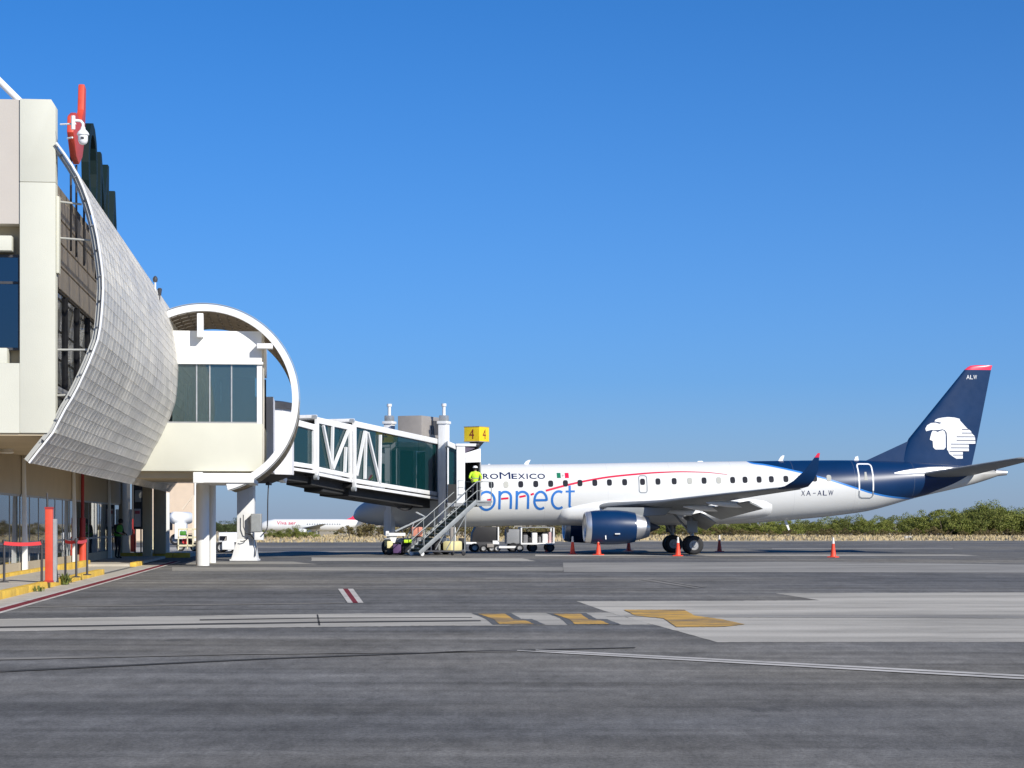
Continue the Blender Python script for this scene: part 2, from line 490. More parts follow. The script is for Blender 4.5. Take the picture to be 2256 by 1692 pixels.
def zinc():
    # perforated zinc shingles: a little daylight passes through them
    m, nt, b, ob = new_mat('zinc_panel')
    oi = nt.nodes.new('ShaderNodeObjectInfo'); ge = nt.nodes.new('ShaderNodeNewGeometry')
    r = mth(nt, 'FRACT', mth(nt, 'ADD', oi.outputs['Random'], ge.outputs['Random Per Island']))
    c = ramp(nt, r, [(0.0, (0.74, 0.72, 0.67)), (0.5, (0.82, 0.80, 0.75)), (1.0, (0.90, 0.87, 0.80))])
    s = noise(nt, ob, 1.3, 7, 0.68, (1.6, 2.6, 0.3))
    c = mixc(nt, 0.9, c, ramp(nt, s, [(0.30, 0.70), (0.5, 0.97), (0.72, 1.22)]), 'MULTIPLY')
    l = noise(nt, ob, 0.16, 4, 0.6)
    c = mixc(nt, 0.7, c, ramp(nt, l, [(0.35, (0.80, 0.80, 0.82)), (0.65, (1.14, 1.12, 1.06))]), 'MULTIPLY')
    nt.links.new(c, b.inputs['Base Color'])
    b.inputs['Metallic'].default_value = 0.05
    rr = nt.nodes.new('ShaderNodeMapRange'); rr.inputs[3].default_value = 0.42; rr.inputs[4].default_value = 0.55
    nt.links.new(r, rr.inputs[0]); nt.links.new(rr.outputs[0], b.inputs['Roughness'])
    out = nt.nodes['Material Output']
    tr = nt.nodes.new('ShaderNodeBsdfTransparent'); mx = nt.nodes.new('ShaderNodeMixShader'); mx.inputs[0].default_value = 0.46
    nt.links.new(b.outputs[0], mx.inputs[1]); nt.links.new(tr.outputs[0], mx.inputs[2]); nt.links.new(mx.outputs[0], out.inputs[0])
zinc()
def canopy_panel():
    m, nt, b, ob = new_mat('canopy_panel')
    oi = nt.nodes.new('ShaderNodeObjectInfo')
    c = ramp(nt, oi.outputs['Random'], [(0.0, (0.42, 0.41, 0.38)), (1.0, (0.56, 0.54, 0.49))])
    nt.links.new(c, b.inputs['Base Color']); b.inputs['Roughness'].default_value = 0.5
    tl = nt.nodes.new('ShaderNodeBsdfTranslucent'); tl.inputs[0].default_value = (0.85, 0.80, 0.70, 1)
    mx = nt.nodes.new('ShaderNodeMixShader'); mx.inputs[0].default_value = 0.85
    nt.links.new(b.outputs[0], mx.inputs[1]); nt.links.new(tl.outputs[0], mx.inputs[2]); nt.links.new(mx.outputs[0], nt.nodes['Material Output'].inputs[0])
canopy_panel()

# ------------------------------------------------------------------ ground, apron, markings
def height(x, y):
    if y < 300: return -0.03
    t = min(1, (y - 300) / 120.0)
    return -0.03 - 2.9 * (3*t*t - 2*t*t*t)

def terrain():
    xs = [-4000, -1500, -600, -300, -150, -60, 0, 60, 150, 300, 600, 1500, 4000]
    ys = [-300, -60, 60, 150, 220, 300, 315, 330, 345, 360, 380, 400, 420, 500, 800, 1500, 4000, 8000]
    m = MB()
    m.add([(x, y, height(x, y)) for y in ys for x in xs],
          [(j*len(xs)+i, j*len(xs)+i+1, (j+1)*len(xs)+i+1, (j+1)*len(xs)+i) for j in range(len(ys)-1) for i in range(len(xs)-1)])
    tag(m.build('ground', 'dry_earth', smooth=60), kind='structure')
    a = MB()
    a.add([(-260, -60, 0), (260, -60, 0), (260, 236, 0), (48, 186, 0), (-16, 169, 0), (-260, 160, 0)], [(0, 1, 2, 3, 4, 5)])
    tag(a.build('apron', 'asphalt'), kind='structure')
terrain()

def flat(name, px_poly, m, z):
    if name.startswith('concrete') or m in ('orange_paint', 'blue_grey_paint'):
        rn = random.Random(len(px_poly)*31 + int(px_poly[0][0])); q = []
        big = name.startswith('concrete')
        for i, a in enumerate(px_poly):
            c = px_poly[(i+1) % len(px_poly)]
            n = max(2, int(math.hypot(c[0]-a[0], c[1]-a[1])/(9 if big else 4)))
            for k in range(n):
                t = k/n; d = (a[1] - HY)
                q.append((lerp(a[0], c[0], t) + rn.gauss(0, .8 if big else .6), lerp(a[1], c[1], t) + rn.gauss(0, .0008*d)))
        px_poly = q
    b = MB()
    b.add([G(x, y, z) for x, y in px_poly], [tuple(range(len(px_poly)))])
    return tag(b.build(name, m, fix=False), kind='structure')

def flat_quads(name, quads, m, z):
    b = MB()
    for q in quads: b.add([G(x, y, z) for x, y in q], [tuple(range(len(q)))])
    return tag(b.build(name, m, fix=False), kind='structure')

# concrete slab with the saw-tooth edge, right; the drain strip, left
flat('concrete_slab', [(1271,1324.5),(1807,1322.6),(1709,1307),(2420,1304.5),(2480,1414),(1580,1414.6),(1440,1376),(1341,1349)][::-1], 'apron_concrete', 0.004)
flat('concrete_strip', [(-260,1399),(0,1391),(450,1384),(900,1379),(1440,1376),(1341,1349.3),(900,1350.5),(692,1352.6),(24,1363),(-260,1369)], 'strip_concrete', 0.0045)
flat('strip_joint', [(-260,1390),(0,1383.5),(690,1372.5),(1060,1368.5),(1058,1366),(690,1369.5),(0,1380),(-260,1386)], 'dark_seal', 0.008)
flat('strip_joint', [(440,1366.8),(690,1362.4),(1040,1360.8),(1040,1359.6),(690,1360.6),(440,1364.4)], 'dark_seal', 0.008)
flat('strip_joint', [(702,1377.5),(706,1377.5),(701,1353.5),(697.5,1353.5)], 'dark_seal', 0.008)
flat('concrete_stain', [(1330,1358.5),(1700,1360),(2420,1362.5),(2420,1356.5),(1700,1354),(1400,1353.5)], 'old_concrete', 0.0085)
# far bands of concrete
flat('concrete_strip', [(380,1257.5),(1240,1257.5),(1240,1250.0),(380,1249.5)], 'old_concrete', 0.004)
flat('concrete_strip', [(1240,1260.0),(2420,1262),(2420,1246),(2060,1241),(1790,1238),(1240,1239.6)], 'old_concrete', 0.0042)
flat('concrete_strip', [(686,1235.6),(1180,1236.2),(1150,1230.2),(686,1228.4)], 'strip_concrete', 0.0044)
flat('concrete_strip', [(1180,1225.2),(2160,1224.2),(2110,1221.6),(1180,1221.9)], 'strip_concrete', 0.0046)
flat('concrete_strip', [(380,1243),(700,1243),(640,1237),(420,1237)], 'old_concrete', 0.004)
flat('concrete_strip', [(560,1217.2),(900,1214.8),(900,1213.4),(560,1215.0)], 'old_concrete', 0.004)
flat('concrete_strip', [(560,1206.6),(1000,1205.6),(1000,1204.6),(560,1205.4)], 'old_concrete', 0.004)
flat('concrete_strip', [(1700,1209.5),(2100,1209.0),(2100,1207.4),(1700,1207.9)], 'old_concrete', 0.004)
# dashes: white / red / white
def dash(x0, x1, c0, c1):
    flat('painted_line', [(lerp(766,801,x0),1328),(lerp(766,801,x1),1328),(lerp(744.5,778,x1),1297),(lerp(744.5,778,x0),1297)], c0, 0.008)
dash(0.0, 0.33, 'white_line', 0); dash(0.33, 0.66, 'red_line', 0); dash(0.66, 1.0, 'white_line', 0)
flat('painted_line', [(60,1337.6),(760,1329.0),(758,1327.6),(60,1336.0)], 'pale_line', 0.008)
flat('painted_line', [(782,1297.9),(1500,1296.2),(1490,1295.4),(782,1297.0)], 'pale_line', 0.008)
flat('painted_line', [(1412,1277.3),(1532,1295.9),(1543,1294.9),(1424,1276.2)], 'pale_line', 0.008)
flat('painted_line', [(1434,1275.6),(1548,1294.0),(1553,1293.4),(1441,1275.0)], 'pale_line', 0.008)
# thin pale line and dark seam in the foreground, double white line to the right
flat('painted_line', [(-200,1458),(543,1441.3),(1139,1435.2),(1139,1433.2),(543,1438.7),(-200,1453)], 'pale_line', 0.008)
flat('seam', [(-200,1490),(597,1451.5),(1031,1435.6),(1400,1427.0),(1400,1425.4),(1031,1433.8),(597,1449.2),(-200,1486.5)], 'dark_seal', 0.008)
flat('painted_line', [(1139,1433.4),(1340,1445.2),(2420,1505.5),(2420,1501.2),(1340,1442.0),(1139,1431.8)], 'white_line', 0.009)
flat('painted_line', [(1180,1432.6),(1340,1441.2),(2420,1499.4),(2420,1495.4),(1340,1438.2),(1180,1431.2)], 'white_line', 0.009)
# orange Z-shaped marks with their blue-grey ground
def zmark(x, s, y0=1350.5, y1=1376):
    def P(a, b): return (x + a*s, lerp(y0, y1, b))
    flat('painted_mark', [P(-14,0.0),P(74,-0.02),P(96,0.50),P(120,0.52),P(150,1.0),P(34,1.0),P(22,0.62),P(14,0.42)][::-1], 'blue_grey_paint', 0.0085)
    flat('painted_mark', [P(0,0.06),P(60,0.04),P(80,0.56),P(104,0.60),P(124,0.94),P(48,0.94),P(36,0.52)][::-1], 'orange_paint', 0.0125)
zmark(1052, 1.0); zmark(1218, 1.0)
flat('painted_mark', [(1374,1343),(1508,1343),(1530,1356),(1590,1364),(1640,1375),(1600,1380),(1490,1381),(1462,1362),(1400,1356)], 'orange_paint', 0.0125)
# ------------------------------------------------------------------ walkway along the terminal
def walkway():
    b = MB(TW); b.box(-16, -6.95, 20, 64.9, -0.02, 0.15)
    walk = tag(b.build('pavement', 'pavement', bevel=0), kind='structure')
    b = MB(TW); b.box(-16, -6.95, 64.9, 76, -0.02, 0.02)
    tag(b.build('pavement_ramp', 'pavement'), kind='structure')
    b = MB(TW); b.box(-16, -6.95, 76, 94, -0.02, 0.10)
    tag(b.build('pavement', 'pavement'), kind='structure')
    b = MB(TW); b.box(-14, -6.0, 96, 120, -0.02, 0.20)
    tag(b.build('pavement', 'pavement'), kind='structure')
    # kerb stones, each a piece
    def kerb(v0, v1, u0=-6.95, u1=-6.72, z=0.17, par=None, m='kerb_yellow', L=2.0):
        v = v0
        while v < v1 - 0.1:
            e = min(v + L, v1)
            k = MB(TW); k.box(u0, u1, v + 0.012, e - 0.012, -0.02, z)
            k.build('kerb_stone', m, par, bevel=0.025); v = e
    kerb(34, 64.9, par=walk)
    kerb(76.2, 79.5, par=walk, z=0.16)
    kerb(53, 66, -8.72, -8.50, 0.24, walk); kerb(67.5, 77, -8.72, -8.50, 0.24, walk)
    k = MB(TW)
    for i in range(5):
        k2 = MB(TW); k2.box(-10.0 + i*0.82, -10.0 + (i+1)*0.82 - 0.02, 95.75, 96.0, -0.02, 0.24); k2.build('kerb_stone', 'kerb_yellow', walk, bevel=0.02)
    b = MB(TW); b.box(-6.72, -6.15, 20, 84, -0.02, 0.004)
    tag(b.build('gutter', 'pavement'), kind='structure')
    for u0, u1, m in ((-6.15, -6.03, 'white_line'), (-6.03, -5.80, 'red_line'), (-5.80, -5.69, 'white_line')):
        b = MB(TW); b.add([(u0, 20, 0.009), (u1, 20, 0.009), (u1, 86, 0.009), (u0, 86, 0.009)], [(0,1,2,3)])
        tag(b.build('painted_line', m, fix=False), kind='structure')
walkway()

# ------------------------------------------------------------------ terminal building
VN, VB = 48.75, 75.0                          # near end of the terminal, front of the gate room
term = thing('terminal_building', 'cream terminal with curved grey metal panel facade at the left edge', 'building', TW((-9, VN, 0)), PHI)

SHELL = [(124.8,315.5),(146.5,345),(173.6,389),(187,421),(200.8,462),(214,516),(222.5,570.5),(226.5,600),(228,628),(225,685.6),(219,737),(205,779),(187,821),(164,869),(138.6,911.6),(119,951),(90.4,987),(64.8,1020)]
SHELL = [TL(x, y, VN) for x, y in SHELL]

def resample(poly, n):
    L = [0]
    for a, b in zip(poly, poly[1:]): L.append(L[-1] + math.hypot(b[0]-a[0], b[1]-a[1]))
    tu = [(l, p[0]) for l, p in zip(L, poly)]; tz = [(l, p[1]) for l, p in zip(L, poly)]
    return [(interp(tu, L[-1]*i/n), interp(tz, L[-1]*i/n)) for i in range(n+1)], L[-1]

def terminal():
    rows = 27
    cur, ln = resample(SHELL, rows)
    VE, PW = 95.0, 0.80
    def nrm(i):
        a = cur[max(0, i-1)]; b = cur[min(rows, i+1)]
        dx, dz = b[0]-a[0], b[1]-a[1]; l = math.hypot(dx, dz)
        return (-dz/l, dx/l)                    # points to +u (outwards)
    # bearing frame: ribs and purlins
    q = [(cur[i][0] - nrm(i)[0]*0.06, cur[i][1] - nrm(i)[1]*0.06) for i in range(rows+1)]
    q2 = [(cur[i][0] - nrm(i)[0]*0.16, cur[i][1] - nrm(i)[1]*0.16) for i in range(rows+1)]
    shell = None; v = VN + .05
    while v < VE:
        m = MB(TW); m.loft([[Vector((a, v, z)), Vector((c, v, y)), Vector((c, v + .07, y)), Vector((a, v + .07, z))] for (a, z), (c, y) in zip(q, q2)])
        o = m.build('rib' if shell else 'curved_shell', 'blind', shell or term, smooth=40)
        shell = shell or o; v += 2.4
    for i in range(1, rows, 3):
        a, z = q[i]
        m = MB(TW); m.bar((a - nrm(i)[0]*.03, VN + .05, z - nrm(i)[1]*.03), (a - nrm(i)[0]*.03, VE, z - nrm(i)[1]*.03), .06, .05); m.build('purlin', 'blind', shell)
    # panels
    def panel(mb, i, v0, v1):
        g = 0.005; gv = 0.014
        (a0, z0), (a1, z1) = cur[i], cur[i+1]
        n0, n1 = nrm(i), nrm(i+1)
        dx, dz = a1-a0, z1-z0; l = math.hypot(dx, dz); dx, dz = dx/l*g, dz/l*g
        lift = 0.004                              # lower edge laps over the next row
        A = (a0+dx, z0+dz); B = (a1-dx + n1[0]*lift, z1-dz + n1[1]*lift)
        A2 = (A[0]-n0[0]*.03, A[1]-n0[1]*.03); B2 = (B[0]-n1[0]*.045, B[1]-n1[1]*.045)
        mb.hexa([(A2[0],v0+gv,A2[1]),(B2[0],v0+gv,B2[1]),(B2[0],v1-gv,B2[1]),(A2[0],v1-gv,A2[1])],
                [(A[0],v0+gv,A[1]),(B[0],v0+gv,B[1]),(B[0],v1-gv,B[1]),(A[0],v1-gv,A[1])])
    rest = MB(TW); count = 0
    ax = TW((0, 1, 0)) - TW((0, 0, 0))
    for i in range(rows):
        off = (i % 2) * PW/2
        v = VN; first = True; proto = None; pv = 0
        k = 0
        edges = [VN]
        x = VN + PW
        while x < VE - 0.2: edges.append(x); x += PW
        edges.append(VE)
        for a, b in zip(edges, edges[1:]):
            if a < VN + PW*10.9:
                if abs((b-a) - PW) < 1e-6 and proto is not None:
                    o = bpy.data.objects.new('panel', proto.data); COL.objects.link(o); o.parent = shell
                    o.location = (0, a - pv, 0)
                else:
                    mb = MB(TW); panel(mb, i, a, b)
                    o = mb.build('panel', 'zinc_panel', shell)
                    if abs((b-a) - PW) < 1e-6: proto, pv = o, a
                count += 1
            else:
                panel(rest, i, a, b)
    tag(rest.build('far_panels', 'zinc_panel', term), kind='stuff')
    # white rim along the near edge, with brackets
    m = MB(TW)
    m.loft([[Vector((a + nx*.025, v, z + nz*.025)), Vector((a - nx*.02, v, z - nz*.02)), Vector((a - nx*.02, v + .08, z - nz*.02)), Vector((a + nx*.025, v + .08, z + nz*.025))]
            for (a, z), (nx, nz), v in [(cur[i], nrm(i), VN - .10) for i in range(rows+1)]])
    m.build('rim', 'white_steel', term, smooth=35)
    m = MB(TW)
    m.loft([[Vector((a - nx*.05, v, z - nz*.05)), Vector((a - nx*.10, v, z - nz*.10)), Vector((a - nx*.10, v + .06, z - nz*.10)), Vector((a - nx*.05, v + .06, z - nz*.05))]
            for (a, z), (nx, nz), v in [(cur[i], nrm(i), VN - .02) for i in range(rows+1)]])
    m.build('inner_rim', 'blind', term, smooth=35)
    for i in range(1, rows, 2):
        (a, z), (nx, nz) = cur[i], nrm(i)
        m = MB(TW); m.bar((a - nx*.05, VN - .06, z - nz*.05), (a - nx*.11, VN - .04, z - nz*.11), .035, .03)
        m.build('bracket', 'dark_steel' if i % 4 == 1 else 'grey_steel', term)
    # stay rods from the wall to the rim
    for i in (5, 8, 17, 21):
        (a, z), (nx, nz) = cur[i], nrm(i)
        m = MB(TW); m.tube((-6.7, VN + .5, z + .08), (a - nx*.2, VN + .3, z - nz*.2), .026); m.build('stay_rod', 'blind', term)

    # --- end block facing the camera
    u1, zt = TL(122, 219, VN); zb = TL(122, 954, VN)[1]
    uw = TL(43.5, 600, VN)[0]                     # edge of the recessed bay
    zr0, zr1 = TL(20, 492, VN)[1], TL(20, 800, VN)[1]
    ch = 0.10
    zj = TL(80, 401, VN)[1]
    m = MB(TW); m.prism([(uw, zb), (u1, zb), (u1, zj - .005), (uw, zj - .005)], lambda a, b, d: Vector((a, d, b)), VN - .0, VN + .45)
    m.build('wall', 'cream_wall', term, bevel=0.012)
    m = MB(TW); m.prism([(uw, zj + .005), (u1, zj + .005), (u1, zt - ch*1.6), (u1 - ch, zt), (uw, zt)], lambda a, b, d: Vector((a, d, b)), VN - .0, VN + .45)
    m.build('wall', 'cream_wall', term, bevel=0.012)
    MB(TW).box(uw + .02, u1 - .02, VN + .03, VN + .4, zj - .02, zj + .02).build('wall_joint', 'taupe_wall', term)
    m = MB(TW); m.box(-16, uw - .003, VN + .0, VN + .45, zb, zr1)
    m.build('spandrel', 'cream_wall', term)
    m = MB(TW); m.box(-16, uw - .012, VN + .05, VN + 4.0, zr0, zt - .01)
    m.build('upper_panel', 'pink_wall', term)
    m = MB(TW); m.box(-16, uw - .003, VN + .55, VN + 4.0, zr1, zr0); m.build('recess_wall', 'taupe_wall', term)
    g0, g1 = TL(20, 766, VN)[1], TL(20, 560, VN)[1]
    win = MB(TW).box(-16, uw - .06, VN + .36, VN + .42, g0, g1).build('window', 'blue_glass', term)
    for z in (g0 - .03, g1 - .03, lerp(g0, g1, .70)):
        MB(TW).box(-16, uw - .05, VN + .33, VN + .45, z, z + .06).build('frame', 'dark_steel', win)
    MB(TW).box(uw - .09, uw - .03, VN + .33, VN + .45, g0, g1).build('frame', 'dark_steel', win)
    MB(TW).box(-16, uw - .06, VN + .5, VN + .53, lerp(g0, g1, .70), g1).build('blind', 'blind', win)
    MB(TW).box(-16, TL(25, 530, VN)[0], VN + .05, VN + .5, TL(9, 551, VN)[1], TL(9, 518, VN)[1]).build('ledge', 'cream_wall', term, bevel=.015)
    MB(TW).box(-16, TL(14.5, 780, VN)[0], VN + .05, VN + .5, zr1 + .003, TL(9, 766, VN)[1]).build('sill', 'cream_wall', term, bevel=.015)
    MB(TW).box(u1 + .003, u1 + .07, VN + .12, VN + .44, TL(130, 600, VN)[1], TL(130, 430, VN)[1]).build('fin_wall', 'cream_wall', term, bevel=.015)
    # roof edge far left
    m = MB(TW)
    p0 = TL(-30, 150, VN + 2); p1 = TL(44, 219, VN + 2)
    m.tube((p0[0], VN + 2, p0[1]), (p1[0], VN + 2, p1[1] - .05), .085); m.build('roof_rail', 'white_steel', term, smooth=40)
    p0 = TL(-60, 190, VN + 3); p1 = TL(40, 222, VN + 3)
    MB(TW).hexa([(-16, VN+2.3, zt-.2), (p1[0], VN+2.3, zt-.2), (p1[0], VN+3.6, zt-.2), (-16, VN+3.6, zt-.2)],
                [(-16, VN+2.3, zt+1.2), (p0[0], VN+2.3, zt+.55), (p0[0], VN+3.6, zt+.55), (-16, VN+3.6, zt+1.2)]).build('roof_curve', 'soffit', term)

    # --- long upper facade behind the shell
    uf = -6.70
    zsill0, zsill1 = 5.0, 5.18
    zw0, zw1 = 5.22, 7.75
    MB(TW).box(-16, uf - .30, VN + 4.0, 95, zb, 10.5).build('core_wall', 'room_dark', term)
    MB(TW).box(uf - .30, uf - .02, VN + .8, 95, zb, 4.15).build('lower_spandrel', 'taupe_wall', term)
    MB(TW).box(uf - .30, uf - .02, VN + .8, 95, zw1, 10.5).build('upper_wall', 'dark_gap', term)
    # brown tiles in a grid
    tv, tz = 1.25, 0.62
    proto = None
    for j in range(4):
        for i in range(17):
            v0 = VN + 0.9 + i*tv; z0 = zw1 + .03 + j*tz
            if proto is None:
                proto = MB(TW).box(uf - .02, uf + .02, v0 + .03, v0 + tv - .03, z0 + .03, z0 + tz - .03).build('tile', 'tile_brown', term); base = (v0, z0)
            else:
                o = bpy.data.objects.new('tile', proto.data); COL.objects.link(o); o.parent = term
                o.location = (0, v0 - base[0], z0 - base[1])
    # windows of the upper facade
    for i in range(8):
        v0 = VN + .9 + i*2.7
        w = MB(TW).box(uf - .10, uf - .06, v0 + .05, v0 + 2.65, zw0, zw1).build('window', 'dark_pane', term)
        MB(TW).box(uf - .16, uf + .02, v0 - .05, v0 + .05, zw0, zw1).build('frame', 'dark_steel', w)
        w2 = MB(TW).box(uf - .10, uf - .06, v0 + .05, v0 + 2.65, 4.2, zsill0).build('window', 'dark_pane', term)
        MB(TW).box(uf - .16, uf + .02, v0 - .05, v0 + .05, 4.2, zsill0).build('frame', 'dark_steel', w2)
    MB(TW).box(uf - .3, uf + .10, VN + .8, 95, zsill0, zsill1).build('sill', 'white_wall', term, bevel=.015)
    # --- soffit, downlights, ground floor
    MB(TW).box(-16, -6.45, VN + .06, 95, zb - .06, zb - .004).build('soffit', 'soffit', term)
    for pxx, pyy in ((14, 989), (66, 1003)):
        zc = zb - .06
        k = (HY - pyy); Y = (zc - H) * F / k; X = (pxx - CX) / F * Y
        m = MB(); m.lathe([(0, .05), (0, .20), (.10, .22), (.13, .17), (.135, .0)], (X, Y, zc), (0, 0, -1), 20)
        m.build('downlight', ['lamp_glass'], term, smooth=40)
    ug = -9.1
    zh = 2.54
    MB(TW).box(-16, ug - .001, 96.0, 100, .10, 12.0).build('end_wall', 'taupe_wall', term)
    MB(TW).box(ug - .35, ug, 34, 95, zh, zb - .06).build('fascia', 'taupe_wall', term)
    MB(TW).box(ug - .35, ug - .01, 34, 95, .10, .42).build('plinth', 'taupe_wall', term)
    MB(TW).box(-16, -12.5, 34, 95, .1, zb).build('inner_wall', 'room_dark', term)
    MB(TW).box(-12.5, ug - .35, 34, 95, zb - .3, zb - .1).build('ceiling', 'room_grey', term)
    v = 57.0; cols = []
    while v < 94:
        w = MB(TW).box(ug - .08, ug - .05, v + .06, v + 6.2, .42, zh).build('window', 'wall_glass', term)
        MB(TW).box(ug - .10, ug - .035, v - .045, v + .045, .42, zh).build('frame', 'grey_steel', w)
        MB(TW).box(ug - .12, ug - .03, v + .06, v + 6.2, zh - .07, zh + .01).build('frame', 'grey_steel', w)
        for kb in range(6):
            b0 = v + .1 + kb*1.02
            MB(TW).box(ug - .42, ug - .39, b0, b0 + (.93 if (kb*7 + int(v)) % 5 else .5), .42, zh + .1).build('blind', 'white_wall' if kb % 2 else 'blind', w)
        for kb in (2.1, 4.2): MB(TW).box(ug - .10, ug - .035, v + kb - .03, v + kb + .03, .42, zh).build('mullion', 'grey_steel', w)
        MB(TW).box(ug - .10, ug - .036, v + .06, v + 6.2, 1.0, 1.06).build('transom', 'grey_steel', w)
        v += 6.30
    for vv in (63.3, 76.2, 89.0):
        MB(TW).hexa([(ug + .03, vv - .12, .1), (ug + .20, vv - .12, .1), (ug + .20, vv + .12, .1), (ug + .03, vv + .12, .1)],
                    [(ug + .03, vv - .08, zb - .06), (ug + .12, vv - .08, zb - .06), (ug + .12, vv + .08, zb - .06), (ug + .03, vv + .08, zb - .06)]).build('column', 'white_wall', term, bevel=.02)
    # far end: white column pair and dark pier
    MB(TW).box(UV(314, 93.6), UV(334, 93.6), 93.6, 94.1, .1, zb - .06).build('pier', 'soffit', term, bevel=.02)
    MB(TW).box(UV(338, 95.5), UV(365, 95.5), 95.5, 95.9, .2, zb - .06).build('pier', 'taupe_wall', term, bevel=.02)
    MB(TW).box(-7.72, -7.36, 98.6, 99.0, .2, 3.15).build('column', 'white_wall', term, bevel=.03)
    MB(TW).box(-7.33, -7.08, 98.4, 98.7, .2, 3.12).build('column', 'white_wall', term, bevel=.03)
terminal()

# lettering on the roof edge: O M A in dark green, and the red blade before them
def roof_sign():
    s = thing('roof_sign', 'dark green roof letters with red blade above the curved facade', 'sign', TW((-6.2, 54, 10.5)), PHI)
    def slab(vs, fs, name, m, v0, v1, z0, z1, u, th):
        pts = fit(vs, v0, v1, z0, z1)
        b = MB(TW); n = len(pts)
        b.add([(u, p[0], p[1]) for p in pts] + [(u + th, p[0], p[1]) for p in pts],
              [tuple(f[::-1]) for f in fs] + [tuple(i + n for i in f) for f in fs])
        ed = {}
        for f in fs:
            for i in range(len(f)):
                e = (f[i], f[(i+1) % len(f)]); ed[e] = ed.get(e, 0) + 1
        for (a, c) in list(ed):
            if (c, a) not in ed: b.add([(u, *pts[a]), (u, *pts[c]), (u + th, *pts[c]), (u + th, *pts[a])], [(0,1,2,3)])
        return b.build(name, m, s)
    zO = TL(195, 408, 55.5)[1]
    ring = []
    for ch, v0, v1, za, zb in (('O', 55.2, 57.5, 10.2, 12.75), ('M', 58.2, 60.6, 9.8, 12.3), ('A', 61.3, 63.5, 9.5, 11.85)):
        vs, fs = text_mesh(ch, 1.0)
        slab(vs, fs, 'letter', 'sign_green', v0, v1, za, zb, -6.34, 0.20)
    # red blade: a leaf-shaped plate seen almost edge-on
    prof = [(52.5, 11.75), (53.1, 11.25), (53.8, 11.15), (54.5, 11.45), (55.0, 12.0), (55.25, 12.8), (55.35, 13.5), (55.0, 13.55), (54.8, 12.8), (54.2, 12.35), (53.2, 12.4), (52.6, 12.2)]
    b = MB(TW); b.prism(prof, lambda a, c, d: Vector((d - 0.0*(c - 10), a, c)), -6.40, -6.22)
    b.build('red_blade', 'red_paint', s, bevel=.05)
    for v in (53.4, 54.6, 56.4, 59.4, 62.4):
        b = MB(TW); b.tube((-6.4, v, 8.8), (-6.4, v, 11.4 - .08*(v - 53)), .03); b.build('support_post', 'dark_steel', s)
roof_sign()

# dome camera on an arm at the block's corner
def dome_camera():
    c = TL(180, 300, VN - .3)
    s = thing('dome_camera', 'white dome security camera on an arm at the roof corner', 'camera', TW((c[0], VN - .3, c[1])), PHI)
    u, z = c; v = VN - .3
    b = MB(TW); b.lathe([(0,.0),(0,.05),(-.06,.06),(-.12,.12),(-.17,.145),(-.19,.145),(-.195,.12)], (u+.03, v, z+.22), (0,0,1), 24); b.build('housing', 'white_paint', s, smooth=40)
    b = MB(TW); b.lathe([(.0,.12),(-.14,.115),(-.20,.09),(-.23,.05),(-.235,0)], (u+.03, v, z+.03), (0,0,1), 24); b.build('dome', 'white_paint', s, smooth=50)
    b = MB(TW); b.obox((u+.03, v-.10, z-.06), (.07,.06,.05)); b.build('lens', 'dark_steel', s)
    b = MB(TW); b.path([(u+.03,v,z+.20),(u+.03,v,z+.30),(u-.02,v,z+.36),(u-.10,v,z+.37),(u-.20,v,z+.37)], .035); b.build('arm', 'white_paint', s, smooth=60)
    b = MB(TW); b.tube((u-.20,v,z+.48),(u-.20,v,z+.16),.05); b.build('post', 'white_paint', s, smooth=60)
    for dz, l in ((.30,.62),(-.03,.45)):
        b = MB(TW); b.tube((u-.20-l+.3,v+.15,z+dz),(u-.14 if dz>0 else u-.22,v+.02,z+dz),.022); b.build('stay', 'white_steel', s)
dome_camera()
# lightning rods / beacon on the shell roof
def beacon():
    p = TL(342, 640, 71)
    s = thing('roof_beacon', 'small dark beacon and mast on the roof behind the curved facade', 'beacon', TW((p[0], 71, p[1])), PHI)
    b = MB(TW); b.tube((p[0], 71, p[1]-1.2), (p[0], 71, p[1]+.35), .03); b.build('mast', 'white_steel', s)
    b = MB(TW); b.lathe([(0,.0),(0,.07),(.10,.09),(.18,.06),(.22,0)], (p[0], 71, p[1]+.30), (0,0,1), 12); b.build('lamp', 'dark_steel', s, smooth=40)
    b = MB(TW); b.lathe([(0,.0),(0,.05),(.22,.08),(.26,.05),(.26,0)], (p[0]+.14, 71.2, p[1]-.15), (0,0,1), 12); b.build('horn', 'dark_steel', s, smooth=40)
    b = MB(TW); b.tube((p[0]+.14, 71.2, p[1]-1.2), (p[0]+.14, 71.2, p[1]-.14), .02); b.build('mast', 'dark_steel', s)
beacon()

